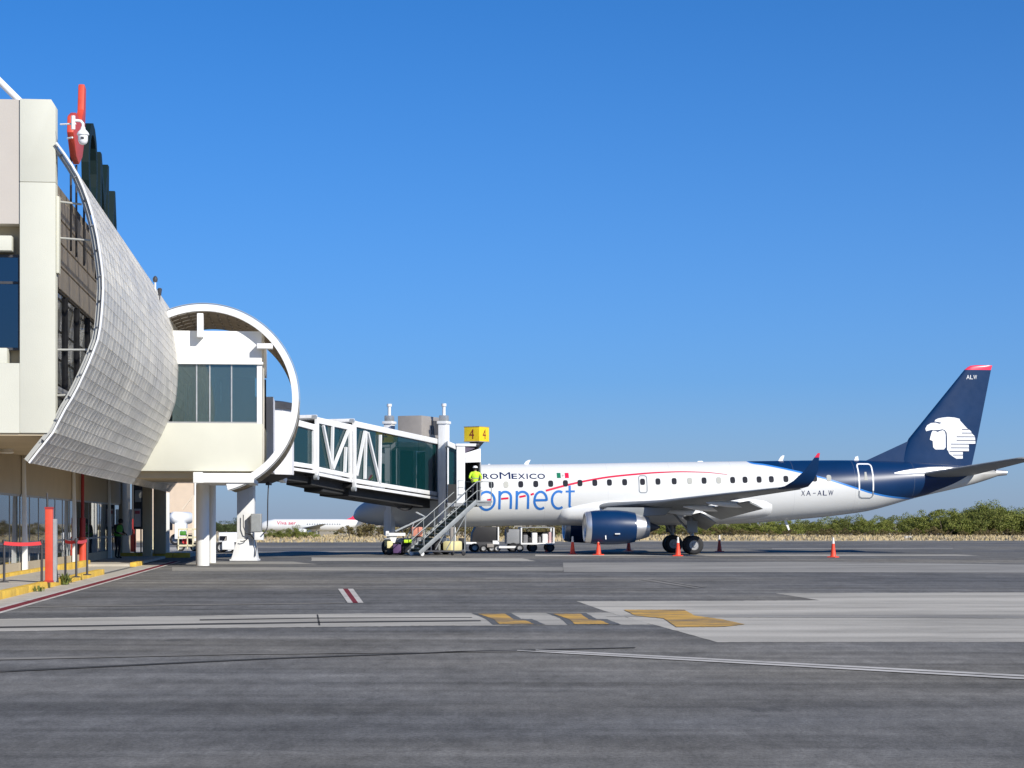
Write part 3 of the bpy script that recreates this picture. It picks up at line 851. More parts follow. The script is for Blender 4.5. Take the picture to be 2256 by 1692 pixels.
# ------------------------------------------------------------------ gate room with its ring-shaped canopy
def gate():
    g = thing('gate_room', 'cream glazed gate room under a white ring canopy beside the terminal', 'building', TW((UV(480, VB), VB, 0)), PHI)
    ul = -6.9
    def q(px, py, v=VB): return TL(px, py, v)
    ur = q(578, 900)[0]
    z_top, z_g1, z_g0, z_bot = q(480, 729)[1], q(480, 799)[1], q(480, 932)[1], q(480, 1038)[1]
    VBK = VB + 8.0
    MB(TW).box(ul, ur, VB, VBK, z_bot, z_g0).build('lower_wall', 'cream_wall', g, bevel=.03)
    MB(TW).box(ul, ur - .02, VB, VBK, z_g1, z_top).build('upper_wall', 'white_wall', g, bevel=.03)
    MB(TW).box(ul, ur + .03, VB - .05, VB + .25, z_g1 - .06, z_g1 + .03).build('lintel', 'white_wall', g, bevel=.012)
    MB(TW).box(ul, ur - .5, VBK - .2, VBK, z_g0, z_g1).build('back_wall', 'room_grey', g)
    # panes
    xs = [378, 433, 462, 510, 567]
    for a, b in zip(xs, xs[1:]):
        p = MB(TW).box(q(a, 900)[0] + .02, q(b, 900)[0] - .02, VB + .10, VB + .12, z_g0, z_g1 - .06).build('window', 'gate_glass', g)
        MB(TW).box(q(b, 900)[0] - .025, q(b, 900)[0] + .025, VB + .06, VB + .16, z_g0, z_g1 - .06).build('mullion', 'galvanised', p)
    MB(TW).box(q(566, 900)[0], ur - .01, VB + .04, VB + .22, z_g0, z_g1 - .06).build('corner_post', 'white_steel', g)
    MB(TW).box(ul, ur - .02, VB + .05, VB + .18, z_g0 - .002, z_g0 + .05).build('window_sill', 'grey_steel', g)
    # side panes towards the bridge
    for k in range(2):
        v0 = VB + .25 + k*3.8
        p = MB(TW).box(ur - .12, ur - .10, v0, v0 + 3.7, z_g0, z_g1 - .06).build('window', 'dark_pane', g)
        MB(TW).box(ur - .16, ur - .05, v0 + 3.7, v0 + 3.8, z_g0, z_g1 - .06).build('mullion', 'dark_steel', p)
    MB(TW).box(ur, ur + .06, VB + .35, VB + .75, z_bot + .1, z_top - .1).build('side_cladding', 'zinc_panel', g, bevel=.01)
    # inside: column, counter, seats
    MB(TW).box(q(440, 900)[0], q(462, 900)[0] + .1, VB + 2.2, VB + 2.7, z_g0 - .5, z_g1).build('inner_column', 'pink_wall', g)
    MB(TW).box(ul, ur - .3, VB + .3, VBK - .2, z_g0 - .55, z_g0 - .5).build('floor', 'room_grey', g)
    MB(TW).box(q(432, 930)[0], q(470, 930)[0], VB + .8, VB + 1.3, z_g0 - .5, z_g0 + .36).build('counter', 'cream_wall', g)
    for i in range(4):
        x = q(392 + 12*i, 900)[0]
        MB(TW).box(x, x + .10, VB + 3.5, VB + 3.6, z_g0 - .5, z_g0 + 1.7).build('door_leaf', 'white_wall', g)
    MB(TW).box(q(476, 900)[0], q(480, 900)[0], VB + 3, VB + 3.05, z_g0 + .9, z_g0 + 1.75).build('light_strip', 'white_paint', g)
    # ring
    vr = VB - 0.47
    cu, cz = q(449, 878, vr); s = F / (cu*SP + vr*CP)
    ro, ri = 208.0/s, 193.5/s
    a0, a1 = math.atan2(878-686, 362-449), math.atan2(878-1086, 503-449)   # from the terminal side over the top to the bottom
    N = 72
    angs = [a0 + (a1-a0)*i/N for i in range(N+1)]
    def cp(r, a, v): return Vector((cu + r*math.cos(a), v, cz + r*math.sin(a)))
    m = MB(TW); m.loft([[cp(ri,a,vr), cp(ro,a,vr), cp(ro,a,vr+.24), cp(ri,a,vr+.24)] for a in angs]); m.build('ring_beam', 'white_steel', g, smooth=35)
    m = MB(TW); m.loft([[cp(ro+.03,a,vr+.02), cp(ro+.05,a,vr+.02), cp(ro+.05,a,vr+.2), cp(ro+.03,a,vr+.2)] for a in angs]); m.build('ring_trim', 'galvanised', g, smooth=35)
    # shell behind the ring: panels outside, purlin grid inside
    D = 7.4
    m = MB(TW); m.loft([[cp(ro-.10,a,vr+D-.1), cp(ro-.02,a,vr+D-.1), cp(ro-.02,a,vr+D), cp(ro-.10,a,vr+D)] for a in angs]); sh = m.build('canopy_shell', 'lattice_brown', g, smooth=35)
    np_ = 30
    for i in range(np_):
        for j in range(5):
            b0, b1 = a0 + (a1-a0)*(i+.02)/np_, a0 + (a1-a0)*(i+.98)/np_
            v0, v1 = vr + .26 + j*1.43 + .01, vr + .26 + (j+1)*1.43 - .01
            m = MB(TW); m.hexa([cp(ro-.055,b0,v0),cp(ro-.055,b1,v0),cp(ro-.055,b1,v1),cp(ro-.055,b0,v1)], [cp(ro-.02,b0,v0),cp(ro-.02,b1,v0),cp(ro-.02,b1,v1),cp(ro-.02,b0,v1)])
            m.build('panel', 'canopy_panel', sh)
    for j in range(7):
        v = vr + .55 + j*1.12
        m = MB(TW); m.loft([[cp(ro-.22,a,v), cp(ro-.11,a,v), cp(ro-.11,a,v+.07), cp(ro-.22,a,v+.07)] for a in angs]); m.build('rib', 'lattice_brown', sh)
    for i in range(0, np_+1):
        b = a0 + (a1-a0)*i/np_
        m = MB(TW); m.bar(cp(ro-.16,b,vr+.3), cp(ro-.16,b,vr+D-.05), .055, .055); m.build('purlin', 'lattice_brown', sh)
    # brackets holding the ring
    def rect(px0, px1, py0, py1, v0, v1, name, mm):
        a = q(px0, py1, v0); b = q(px1, py0, v0)
        MB(TW).box(a[0], b[0], v0, v1, a[1], b[1]).build(name, mm, g, bevel=.012)
    rect(434, 447.5, 690, 742, vr + .02, VB + .02, 'bracket', 'white_steel')
    rect(566, 601, 756.5, 767.5, vr + .02, VB + .02, 'bracket', 'white_steel')
    # beam slab and columns
    zb1, zb0 = q(480, 1043)[1], q(480, 1064)[1]
    MB(TW).box(q(428.5, 1050)[0], q(560, 1050)[0], VB - .55, VB + 5.2, zb0, zb1).build('beam', 'white_wall', g, bevel=.02)
    MB(TW).box(q(428.5, 1050)[0] - .01, q(449, 1050)[0], VB - .66, VB - .56, zb0 - .01, zb1 + .03).build('beam_end', 'white_wall', g, bevel=.01)
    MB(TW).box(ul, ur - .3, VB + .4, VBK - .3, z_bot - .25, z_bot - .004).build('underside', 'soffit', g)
    vc = 77.75
    m = MB(TW); cx_ = UV(446.5, vc); m.tube((cx_, vc, 0), (cx_, vc, zb0), .255, n=28); m.build('column', 'white_wall', g, smooth=40)
    vc2 = 83.2
    m = MB(TW); cx2 = UV(466.5, vc2); m.tube((cx2, vc2, 0), (cx2, vc2, z_bot - .2), .17, n=24); m.build('column', 'white_wall', g, smooth=40)
    return g
gate()
# ------------------------------------------------------------------ airliner at the gate
V0 = 106.0                                     # fuselage centreline
UN = UV(778, V0)                               # nose
PZ = 0.0

def PL(px, py, t=0.0):                         # photo point at t metres to port of the centreline -> (station from nose, height)
    u, z = TL(px, py, V0 - t)
    return u - UN, z

def PW_(p):                                    # aircraft frame (aft, starboard, up) -> world
    return TW((UN + p[0], V0 + p[1], p[2]))

mat('aircraft_silver', (0.66, 0.66, 0.66), 0.38, metal=0.8, var=0.03, scale=0.8)
mat('aircraft_navy', (0.002, 0.027, 0.092), 0.38, var=0.12, scale=0.6, coat=0.06, spec=0.3)
mat('aircraft_white', (0.74, 0.745, 0.73), 0.32, var=0.03, scale=0.6, coat=0.2)
mat('aircraft_grey', (0.235, 0.25, 0.255), 0.5, var=0.1, scale=1.2, streak=0.2, dirt=(0.14, 0.14, 0.14))
mat('livery_navy', (0.006, 0.017, 0.075), 0.5, var=0.05, spec=0.2)
mat('livery_blue', (0.03, 0.165, 0.50), 0.5, var=0.06, spec=0.2)
mat('livery_red', (0.62, 0.012, 0.06), 0.5, var=0.06, spec=0.2)
mat('livery_green', (0.01, 0.16, 0.085), 0.5, var=0.06, spec=0.2)
mat('livery_white', (0.84, 0.85, 0.84), 0.35, var=0.02)
mat('outline_grey', (0.22, 0.24, 0.26), 0.6, var=0.1, spec=0.15)
mat('cabin_window', (0.012, 0.014, 0.022), 0.5, var=0.2, spec=0.12)
mat('window_shade', (0.42, 0.42, 0.38), 0.6, var=0.05, spec=0.2)
mat('fin_red', (0.80, 0.035, 0.09), 0.3, var=0.05)

TOP = [(0.0, 2.02), (0.10, 2.30), (0.35, 2.58), (0.72, 2.80), (1.3, 3.10), (1.9, 3.48), (2.6, 3.98), (3.3, 4.33), (4.2, 4.58), (5.4, 4.70), (7.0, 4.76),
       PL(1250, 1022), PL(1420, 1019), PL(1652, 1016), PL(1860, 1014), PL(1950, 1015.5), PL(2040, 1020), PL(2120, 1026), PL(2214, 1040)]
BOT = [(0.0, 2.00), (0.10, 1.84), (0.35, 1.72), (1.05, 1.57), (1.8, 1.48), (3.0, 1.42), (5.5, 1.42), PL(1147, 1158), PL(1300, 1157.5), PL(1500, 1156), PL(1632, 1153.5), PL(1725, 1147), PL(1800, 1140.5), PL(1860, 1133.5), PL(1906, 1127), PL(2020, 1096), PL(2145, 1066.5), PL(2214, 1043.5)]
WID = [(0.0, 0.012), (0.10, 0.24), (0.35, 0.47), (0.72, 0.70), (1.3, 0.98), (2.2, 1.25), (3.3, 1.42), (4.8, 1.5), (6, 1.505), (23.0, 1.505), (25.5, 1.46), (28, 1.27), (30.5, 0.98), (33, 0.62), (34.6, 0.33), (35.4, 0.12)]
SEND = PL(2214, 1041)[0]

def sect(s):
    zt, zb, w = interp(TOP, s), interp(BOT, s), interp(WID, min(s, 35.4))
    return (zt + zb) / 2, max((zt - zb) / 2, 0.008), w

def skin(s, z, off=0.0, side=-1):              # point on the fuselage skin
    zc, a, w = sect(s)
    k = max(-0.999, min(0.999, (z - zc) / a))
    y = w * math.sqrt(1 - k * k)
    n = Vector((0, y / (w * w), (z - zc) / (a * a))).normalized()
    return Vector((s, side * (y + n.y * off), z + n.z * off))

def fuselage_paint():
    m, nt, b, ob = new_mat('fuselage_paint')
    sx = nt.nodes.new('ShaderNodeSeparateXYZ'); nt.links.new(ob, sx.inputs[0])
    s, z = sx.outputs[0], sx.outputs[2]
    pts = [PL(1640, 1014, .3), PL(1652, 1016.5, .6), PL(1688, 1022, 1.0), PL(1758.5, 1037.5, 1.2), PL(1800, 1048, 1.3), PL(1840, 1059, 1.4), PL(1890, 1075, 1.3), PL(1927, 1086, 1.2), PL(1985, 1095, .9), PL(2020, 1095.6, .5), PL(2065, 1080, .5), PL(2118, 1056, .5), PL(2150, 1030, .3)]
    s0, s1 = pts[0][0], pts[-1][0]; z0, z1 = 2.0, 6.0
    def nrmz(v, a, c): return (v - a) / (c - a)
    cv = nt.nodes.new('ShaderNodeFloatCurve')
    c = cv.mapping.curves[0]
    P = [(nrmz(p[0], s0, s1), nrmz(p[1], z0, z1)) for p in pts]
    c.points[0].location = (P[0][0], 0.99); c.points[1].location = (1.0, P[-1][1])
    for p in P[1:-1]: c.points.new(*p)
    cv.mapping.update()
    mr = nt.nodes.new('ShaderNodeMapRange'); mr.clamp = False
    mr.inputs[1].default_value = s0; mr.inputs[2].default_value = s1
    nt.links.new(s, mr.inputs[0]); nt.links.new(mr.outputs[0], cv.inputs['Value'])
    zz = mth(nt, 'DIVIDE', mth(nt, 'SUBTRACT', z, z0), z1 - z0)
    d = mth(nt, 'SUBTRACT', zz, cv.outputs[0])             # above the curve > 0
    inr = mth(nt, 'MULTIPLY', mth(nt, 'GREATER_THAN', mr.outputs[0], 0.002), mth(nt, 'LESS_THAN', mr.outputs[0], 0.998))
    navy = mth(nt, 'MULTIPLY', mth(nt, 'GREATER_THAN', d, 0.0), inr)
    blue = mth(nt, 'MULTIPLY', mth(nt, 'MULTIPLY', mth(nt, 'GREATER_THAN', d, -0.023), inr), mth(nt, 'LESS_THAN', mr.outputs[0], nrmz(PL(2010, 1095)[0], s0, s1)))
    n = noise(nt, ob, 0.8, 6, 0.6, (0.5, 1, 1))
    white = ramp(nt, n, [(0.3, (0.655, 0.66, 0.64)), (0.7, (0.72, 0.725, 0.705))])
    grime = ramp(nt, noise(nt, ob, 1.2, 6, 0.7, (0.35, 1, 1.6)), [(0.45, 0.0), (0.8, 0.35)])
    low = nt.nodes.new('ShaderNodeMapRange'); low.inputs[1].default_value = 2.3; low.inputs[2].default_value = 1.4
    nt.links.new(z, low.inputs[0])
    white = mixc(nt, mth(nt, 'MULTIPLY', grime, low.outputs[0]), white, (0.42, 0.38, 0.32))
    tl_ = nt.nodes.new('ShaderNodeMapRange'); tl_.inputs[1].default_value = 33.2; tl_.inputs[2].default_value = 34.2
    nt.links.new(s, tl_.inputs[0])
    white = mixc(nt, tl_.outputs[0], white, (0.36, 0.35, 0.32))  # tail end greyed: shade of the stabiliser put into the paint
    c = mixc(nt, blue, white, (0.04, 0.22, 0.62))
    nv = ramp(nt, n, [(0.3, (0.002, 0.023, 0.080)), (0.7, (0.003, 0.030, 0.102))])
    c = mixc(nt, navy, c, nv)
    # skin joints: faint rings every few frames
    fr = mth(nt, 'FRACT', mth(nt, 'DIVIDE', s, 3.35))
    jl = mth(nt, 'LESS_THAN', fr, 0.004)
    c = mixc(nt, mth(nt, 'MULTIPLY', jl, 0.35), c, (0.3, 0.3, 0.3))
    nt.links.new(c, b.inputs['Base Color'])
    b.inputs['Roughness'].default_value = 0.36
    b.inputs['Specular IOR Level'].default_value = 0.35
    b.inputs['Coat Weight'].default_value = 0.08; b.inputs['Coat Roughness'].default_value = 0.05
fuselage_paint()

def airfoil(n=14, th=0.12, camber=0.0):        # closed loop (x, y): upper LE->TE then lower TE->LE
    up, lo = [], []
    for i in range(n + 1):
        x = (1 - math.cos(math.pi * i / n)) / 2
        t = 5*th*(0.2969*math.sqrt(x) - 0.126*x - 0.3516*x*x + 0.2843*x**3 - 0.1036*x**4)
        c = camber * 4 * x * (1 - x)
        up.append((x, c + t)); lo.append((x, c - t))
    return up + lo[-2:0:-1]

def build_plane():
    P = thing('airliner', 'white twin-jet airliner with navy tail parked at the jet bridge', 'airplane', PW_((0, 0, 0)), PHI)
    # fuselage
    ss = [0, .03, .08, .16, .28, .45, .7, 1.0, 1.4, 1.9, 2.4, 2.9, 3.4, 4, 4.7, 5.5] + [6.5 + i for i in range(17)] + [23 + .6*i for i in range(1, 20)] + [34.8, 35.1, SEND]
    ss = sorted(x for x in ss if x <= SEND)
    rings = []
    for s in ss:
        zc, a, w = sect(s)
        rings.append([Vector((s, w*math.sin(2*math.pi*i/72), zc + a*math.cos(2*math.pi*i/72))) for i in range(72)])
    m = MB(PW_); m.loft(rings); fus = m.build('fuselage', 'fuselage_paint', P, smooth=50)
    # belly fairing round the wing root
    FT = [(0, 0.0), (1.2, .45), (2.6, .85), (4.5, 1.0), (8, 1.0), (9.6, .8), (11.2, .4), (12.0, 0)]
    fs0 = PL(1222, 1150, 1)[0]
    rings = []
    for i in range(33):
        x = 12.0*i/32; k = interp(FT, x)
        zc = 1.98 + .012*x; hw = 1.25 + .52*k; hz = .45 + .30*k + .10*math.sin(min(1, x/6)*math.pi/2)
        s = fs0 + x
        zc2 = interp(BOT, s) + .72 + .02*x
        hz = .66 + .20*k
        if i in (0, 32): hw *= .5; hz *= .4
        rings.append([Vector((s, hw*math.copysign(abs(math.sin(q))**.8, math.sin(q)), zc2 + hz*math.copysign(abs(math.cos(q))**.85, math.cos(q)))) for q in [2*math.pi*j/48 for j in range(48)]])
    m = MB(PW_); m.loft(rings); m.build('belly_fairing', 'aircraft_white', P, smooth=55)

    # decals --------------------------------------------------------------
    def decal(name, vs, fs, mm, off=0.008, side=-1, par=None, conv=None, step=0.09):
        bm = bmesh.new()
        bv = [bm.verts.new((v[0], v[1], 0)) for v in vs]
        for f in fs:
            try: bm.faces.new([bv[i] for i in f])
            except ValueError: pass
        lo = min(v[1] for v in vs); hi = max(v[1] for v in vs)
        y = math.floor(lo/step)*step
        while y < hi:
            bmesh.ops.bisect_plane(bm, geom=bm.verts[:] + bm.edges[:] + bm.faces[:], plane_co=(0, y, 0), plane_no=(0, 1, 0)); y += step
        b = MB(PW_)
        bm.verts.index_update()
        f2 = conv or (lambda s, z: skin(s, z, off, side))
        b.add([f2(v.co.x, v.co.y) for v in bm.verts], [[v.index for v in f.verts] for f in bm.faces])
        bm.free()
        return b.build(name, mm, par or fus, smooth=60)
    T1 = 1.45
    # windows
    wpx = [1082.4,1115,1147.5,1180.6,1213.5,1246,1278,1310.8,1343,1376.6,1416,1450,1485.8,1520,1551.7,1584,1614.7,1642,1673,1700,1732,1764,1795.5,1827]
    shade = {1, 13, 15, 23}
    s_a, z_a = PL(1082.4, 1068.2, T1); s_b, z_b = PL(1827, 1053.4, T1)
    def wz(s): return z_a + (z_b - z_a) * (s - s_a) / (s_b - s_a)
    rr = [(math.copysign(abs(math.cos(q))**.62, math.cos(q))*.132, math.copysign(abs(math.sin(q))**.62, math.sin(q))*.168) for q in [2*math.pi*i/20 for i in range(20)]]
    ii = list(enumerate(wpx))
    for x in (840, 868, 900, 935, 968, 1000, 1030): ii.append((99, x))
    for i, x in ii:
        if i == 99 and x < 990: continue
        s, _ = PL(x, 1060, T1); z = wz(s)
        decal('window', [(s + a, z + b) for a, b in rr], [tuple(range(20))], 'window_shade' if i in shade else 'cabin_window', .016, step=.04)
    # cockpit glazing and far-side windows
    for side in (-1, 1):
        for s0, s1, z0, z1 in ((2.05, 2.75, 3.42, 3.86), (2.85, 3.45, 3.46, 3.98)):
            decal('windscreen', [(s0, z0 - .05), (s1, z0 - .02), (s1 - .04, z1), (s0 + .30, z1 - .22)], [(0,1,2,3)], 'cabin_window', .01, side)
    for x in wpx[::1]:
        s, _ = PL(x, 1060, T1)
        decal('window', [(s + a, wz(s) + b) for a, b in rr], [tuple(range(20))], 'cabin_window', .008, 1)
    # doors
    def rrect(x0, x1, y0, y1, r=.14, n=5):
        p = []
        for cx, cy, a in ((x1-r, y1-r, 0), (x0+r, y1-r, 90), (x0+r, y0+r, 180), (x1-r, y0+r, 270)):
            for k in range(n+1): p.append((cx + r*math.cos(R(a + 90*k/n)), cy + r*math.sin(R(a + 90*k/n))))
        return p
    def dens(p, m=6):
        o = []
        for i in range(len(p)):
            a, b = p[i], p[(i+1) % len(p)]
            k = max(1, int(math.hypot(b[0]-a[0], b[1]-a[1])/.12))
            o += [(lerp(a[0], b[0], j/k), lerp(a[1], b[1], j/k)) for j in range(k)]
        return o
    a0, b0 = PL(1408, 1085.5, T1); a1, b1 = PL(1425.5, 1048, T1)
    decal('door_outline', *ribbon(dens(rrect(a0, a1, b0, b1, .12)), .045, closed=True), 'outline_grey', .010)
    a0, b0 = PL(1891.5, 1097, 1.2); a1, b1 = PL(1922, 1022, 1.1)
    dv, df = ribbon(dens(rrect(a0, a1, b0, b1, .15)), .075, closed=True)
    decal('door_outline', dv, df, 'livery_white', .010)
    zsp = PL(1907, 1081, 1.2)[1]
    dv2 = dens(rrect(a0, a1, b0, b1, .15)); dv2 = [p for p in dv2 if p[1] < zsp]
    k0 = min(range(len(dv2)), key=lambda i: (dv2[i][0], -dv2[i][1]))
    decal('door_outline', *ribbon([(a0, zsp), (a0, b0+.15), (a0+.05, b0+.05), (a0+.15, b0), (a1-.15, b0), (a1-.05, b0+.05), (a1, b0+.15), (a1, zsp)], .07), 'outline_grey', .014)
    dw = PL(1907, 1049, 1.2)
    decal('door_handle', [(dw[0]-.10, dw[1]-.22), (dw[0]+.10, dw[1]-.22), (dw[0]+.06, dw[1]+.22), (dw[0]-.04, dw[1]+.22)], [(0,1,2,3)], 'window_shade', .010)
    # red cheat line
    def curve(pxs, t=T1, k=6):
        pts = [PL(x, y, t) for x, y in pxs]; tab = sorted(pts)
        n = len(tab)*k
        return [(lerp(tab[0][0], tab[-1][0], i/n), interp(tab, lerp(tab[0][0], tab[-1][0], i/n))) for i in range(n+1)]
    red = [(1202.6,1081),(1242.4,1070.4),(1291,1059.6),(1345.5,1050.5),(1408,1044.2),(1450,1041),(1506,1039.2),(1554,1040.3),(1604,1045.3)]
    cr = curve(red); n = len(cr)
    vs, fs = ribbon(cr, .115, .115)
    k = n // 2
    v1, f1 = ribbon(cr[:k+1], .105, .085); decal('red_line', v1, f1, 'livery_red', .012)
    v1, f1 = ribbon(cr[k:], .085, .02); decal('red_line', v1, f1, 'livery_red', .012)
    for a, b, c, d in ((1073,1102,1082,1100.5),(1104,1099,1120,1097.5),(1144,1095,1158,1092.2),(1169,1090,1176,1087.5)):
        decal('red_dash', *ribbon([PL(a, b, T1), PL((a+c)/2, (b+d)/2, T1), PL(c, d, T1)], .10), 'livery_red', .010)
    cr = curve([(842,1058.5),(870,1056),(900,1053),(930,1053.3),(965,1055)], 1.2)
    decal('red_line', *ribbon(cr, .10), 'livery_red', .012)  # nose stripe painted on for the red line mirrored in the bridge glass
    # AEROMEXICO
    vs, fs = text_mesh('R', 1.0); cap = None
    def word(chs, x0, x1, y0, y1, mm):
        # chs: (char, relative width, relative height)
        tot = sum(c[1] for c in chs); x = x0
        for ch, wd, ht in chs:
            vs, fs = text_mesh(ch, 1.0, bold=0.0 if ch == 'M' else .018)
            w = (x1-x0)*wd/tot
            q = fit(vs, x + w*(.30 if ch == 'I' else .06), x + w*(.70 if ch == 'I' else .94), 0, 1)
            pts = [PL(a, lerp(y0, y1, b*ht), T1) for a, b in q]
            decal('letter', pts, fs, mm, .010, step=.12); x += w
    word([('A',22,1.1),('E',14,.86),('R',15,.86),('O',21,.86),('M',27,1.1),('E',14,.86),('X',18,.86),('I',7,.86),('C',18,.86),('O',19,.86)], 1028, 1203, 1055.2, 1041.5, 'livery_navy')
    # connect, thin single-stroke letters
    def stroke(px, w=.125, closed=False):
        p = [PL(x, y, T1) for x, y in px]
        d = []
        m_ = len(p)
        for i in range(m_ if closed else m_-1):
            a, b = p[i], p[(i+1) % m_]
            k = max(1, int(math.hypot(b[0]-a[0], b[1]-a[1])/.10))
            d += [(lerp(a[0],b[0],j/k), lerp(a[1],b[1],j/k)) for j in range(k)]
        if not closed: d.append(p[-1])
        decal('letter', *ribbon(d, w, closed=closed), 'livery_blue', .010)
    def arcp(cx, cy, rx, ry, a0, a1, n=22): return [(cx + rx*math.cos(R(lerp(a0,a1,i/n))), cy - ry*math.sin(R(lerp(a0,a1,i/n)))) for i in range(n+1)]
    yt, yb = 1083.5, 1121.0; ym = (yt+yb)/2; ry = (yb-yt)/2
    stroke(arcp(1026, ym+1, 16, ry, 50, 310))
    stroke(arcp(1072, ym+1, 17.5, ry+1, 0, 345, 30), closed=True)
    for x in (1100.5, 1138.5):
        stroke([(x, yt-2), (x, yb+1)])
        stroke([(x, yt+12)] + arcp(x+12.5, yt+12, 12.5, 12, 180, 0, 14)[1:] + [(x+25, yb)])
    stroke([(1177, ym), (1204, ym-.5)] + arcp(1191, ym, 13.5, ry, 0, 180, 14) + arcp(1191, ym, 14, ry, 180, 305, 12)[1:])
    stroke(arcp(1231, ym-1, 15, ry, 60, 305))
    stroke([(1255, 1070)] + [(1255, yb-8)] + arcp(1261.5, yb-8, 6.5, 6.5, 180, 290, 6)[1:], .12)
    stroke([(1246, 1083), (1266, 1082.4)], .10)
    # flag
    for x0, x1, mm in ((1228, 1236.5, 'livery_green'), (1245.8, 1254.3, 'livery_red')):
        decal('flag', [PL(x0, 1053.2, T1), PL(x1, 1053.2, T1), PL(x1, 1041.6, T1), PL(x0, 1041.6, T1)], [(0,1,2,3)], mm, .010)
    c = PL(1241.2, 1047.5, T1)
    decal('flag_emblem', [(c[0] + a, c[1] + b) for a, b in circle_pts(.055, 10)], [tuple(range(10))], 'window_shade', .011)
    # registration
    x = 1764
    for ch, wd in (('X',11),('A',13),('-',12),('A',12),('L',12),('W',14)):
        if ch == '-':
            pts = [PL(x+3,1087.2,T1), PL(x+9,1087.0,T1), PL(x+9,1085.8,T1), PL(x+3,1086,T1)]; fs = [(0,1,2,3)]
        else:
            vs, fs = text_mesh(ch); pts = [PL(a, b, T1) for a, b in fit(vs, x+1, x+wd-2, 1092-(x-1764)*.012, 1081-(x-1764)*.012)]
        decal('letter', pts, fs, 'livery_navy', .010); x += wd
    # antennas
    for pts in ([(1153,1024.5),(1158,1017),(1164,1013.6),(1169,1013),(1163,1024.3)], [(1713,1016.6),(1719,1007),(1724,1003),(1728,1003.6),(1724,1016.5)], [(1881,1014.8),(1884,1006.5),(1890,1004.5),(1892,1014.6)], [(1535,1018.2),(1538,1015.6),(1547,1015.4),(1550,1018)], [(1074,1024.6),(1076,1022),(1080,1022.4),(1081,1024.4)]):
        m = MB(PW_); m.prism([PL(*p) for p in pts], lambda a, b, d: Vector((a, d, b)), -.03, .03); m.build('antenna', 'livery_white', fus)
    m = MB(PW_); m.prism([PL(*p) for p in ((1727,1147),(1733,1147),(1740,1166.5),(1737,1168.5),(1733,1160))], lambda a, b, d: Vector((a, d, b)), -.03, .03); m.build('drain_mast', 'livery_white', fus)

    # fin ---------------------------------------------------------------
    LE = [PL(1978, 1020), PL(1999, 969.7), PL(2126, 813)]; TE = [PL(2142, 1020), PL(2150, 984), PL(2182.5, 819)]
    LEz = sorted((p[1], p[0]) for p in LE); TEz = sorted((p[1], p[0]) for p in TE)
    def lin(tab, x):
        if x <= tab[0][0]: i = 0
        else: i = max(j for j in range(len(tab)-1) if tab[j][0] <= x)
        (x0, y0), (x1, y1) = tab[i], tab[i+1]
        return y0 + (y1-y0)*(x-x0)/(x1-x0)
    zr, ztp = PL(2060, 1032)[1], PL(2150, 815)[1]
    def fsec(z, k=1.0):
        a, b = lin(LEz, z), lin(TEz, z)
        return [Vector((a + (b-a)*x, (b-a)*y*k, z)) for x, y in airfoil(14, .10)]
    m = MB(PW_); m.loft([fsec(lerp(zr, ztp, i/10)) for i in range(11)]); fin = m.build('tail_fin', 'aircraft_navy', P, smooth=50)
    zc1 = PL(2150, 804.6)[1]
    def cap(z, a, b, k): return [Vector((a + (b-a)*x, (b-a)*y*k, z)) for x, y in airfoil(14, .10)]
    a, b = lin(LEz, ztp), lin(TEz, ztp)
    m = MB(PW_); m.loft([cap(ztp, a, b, 1.0), cap(lerp(ztp, zc1, .55), a + .18, b + .04, .85), cap(lerp(ztp, zc1, .88), a + .34, b + .07, .6), cap(zc1, a + .62, b + .06, .2)]); m.build('fin_tip', 'fin_red', fin, smooth=60)
    # dorsal fillet
    d0 = PL(1906, 1013.6); d1 = PL(2000, 968.5); d2 = PL(2005, 1022)
    m = MB(PW_); m.add([(d0[0], 0, d0[1]-.05), (d1[0]+.12, -.05, d1[1]-.04), (d1[0]+.12, .05, d1[1]-.04), (d2[0]+.3, -.19, d2[1]), (d2[0]+.3, .19, d2[1]), (d0[0]+.2, -.10, d0[1]-.22), (d0[0]+.2, .10, d0[1]-.22)],
                      [(0,1,2),(0,5,3,1),(0,2,4,6),(1,3,4,2),(5,6,4,3),(0,6,5)]); m.build('dorsal_fin', 'aircraft_navy', P)
    def finskin(s, z, off=.012):
        a, b = lin(LEz, z), lin(TEz, z); x = max(.001, min(1, (s-a)/(b-a)))
        y = (b-a)*5*.10*(0.2969*math.sqrt(x) - 0.126*x - 0.3516*x*x + 0.2843*x**3 - 0.1036*x**4)
        return Vector((s, -(y + off), z))
    def E(x, y): return PL(1800 + x/3.77, 780 + y/3.77, .15)
    def emb(pts, off, mm, name='emblem'):
        p = [E(*q) for q in pts]
        bm = bmesh.new(); f = bm.faces.new([bm.verts.new((a, b, 0)) for a, b in p]); bmesh.ops.triangulate(bm, faces=[f])
        bm.verts.index_update()
        for ax in (0, 1):
            vals = [v.co[ax] for v in bm.verts]; y = math.floor(min(vals)/.15)*.15
            while y < max(vals):
                no = (1,0,0) if ax == 0 else (0,1,0)
                bmesh.ops.bisect_plane(bm, geom=bm.verts[:]+bm.edges[:]+bm.faces[:], plane_co=(y if ax==0 else 0, y if ax else 0, 0), plane_no=no); y += .15
        bm.verts.index_update()
        b = MB(PW_); b.add([finskin(v.co.x, v.co.y, off) for v in bm.verts], [[v.index for v in f.verts] for f in bm.faces]); bm.free()
        return b.build(name, mm, fin, smooth=60)
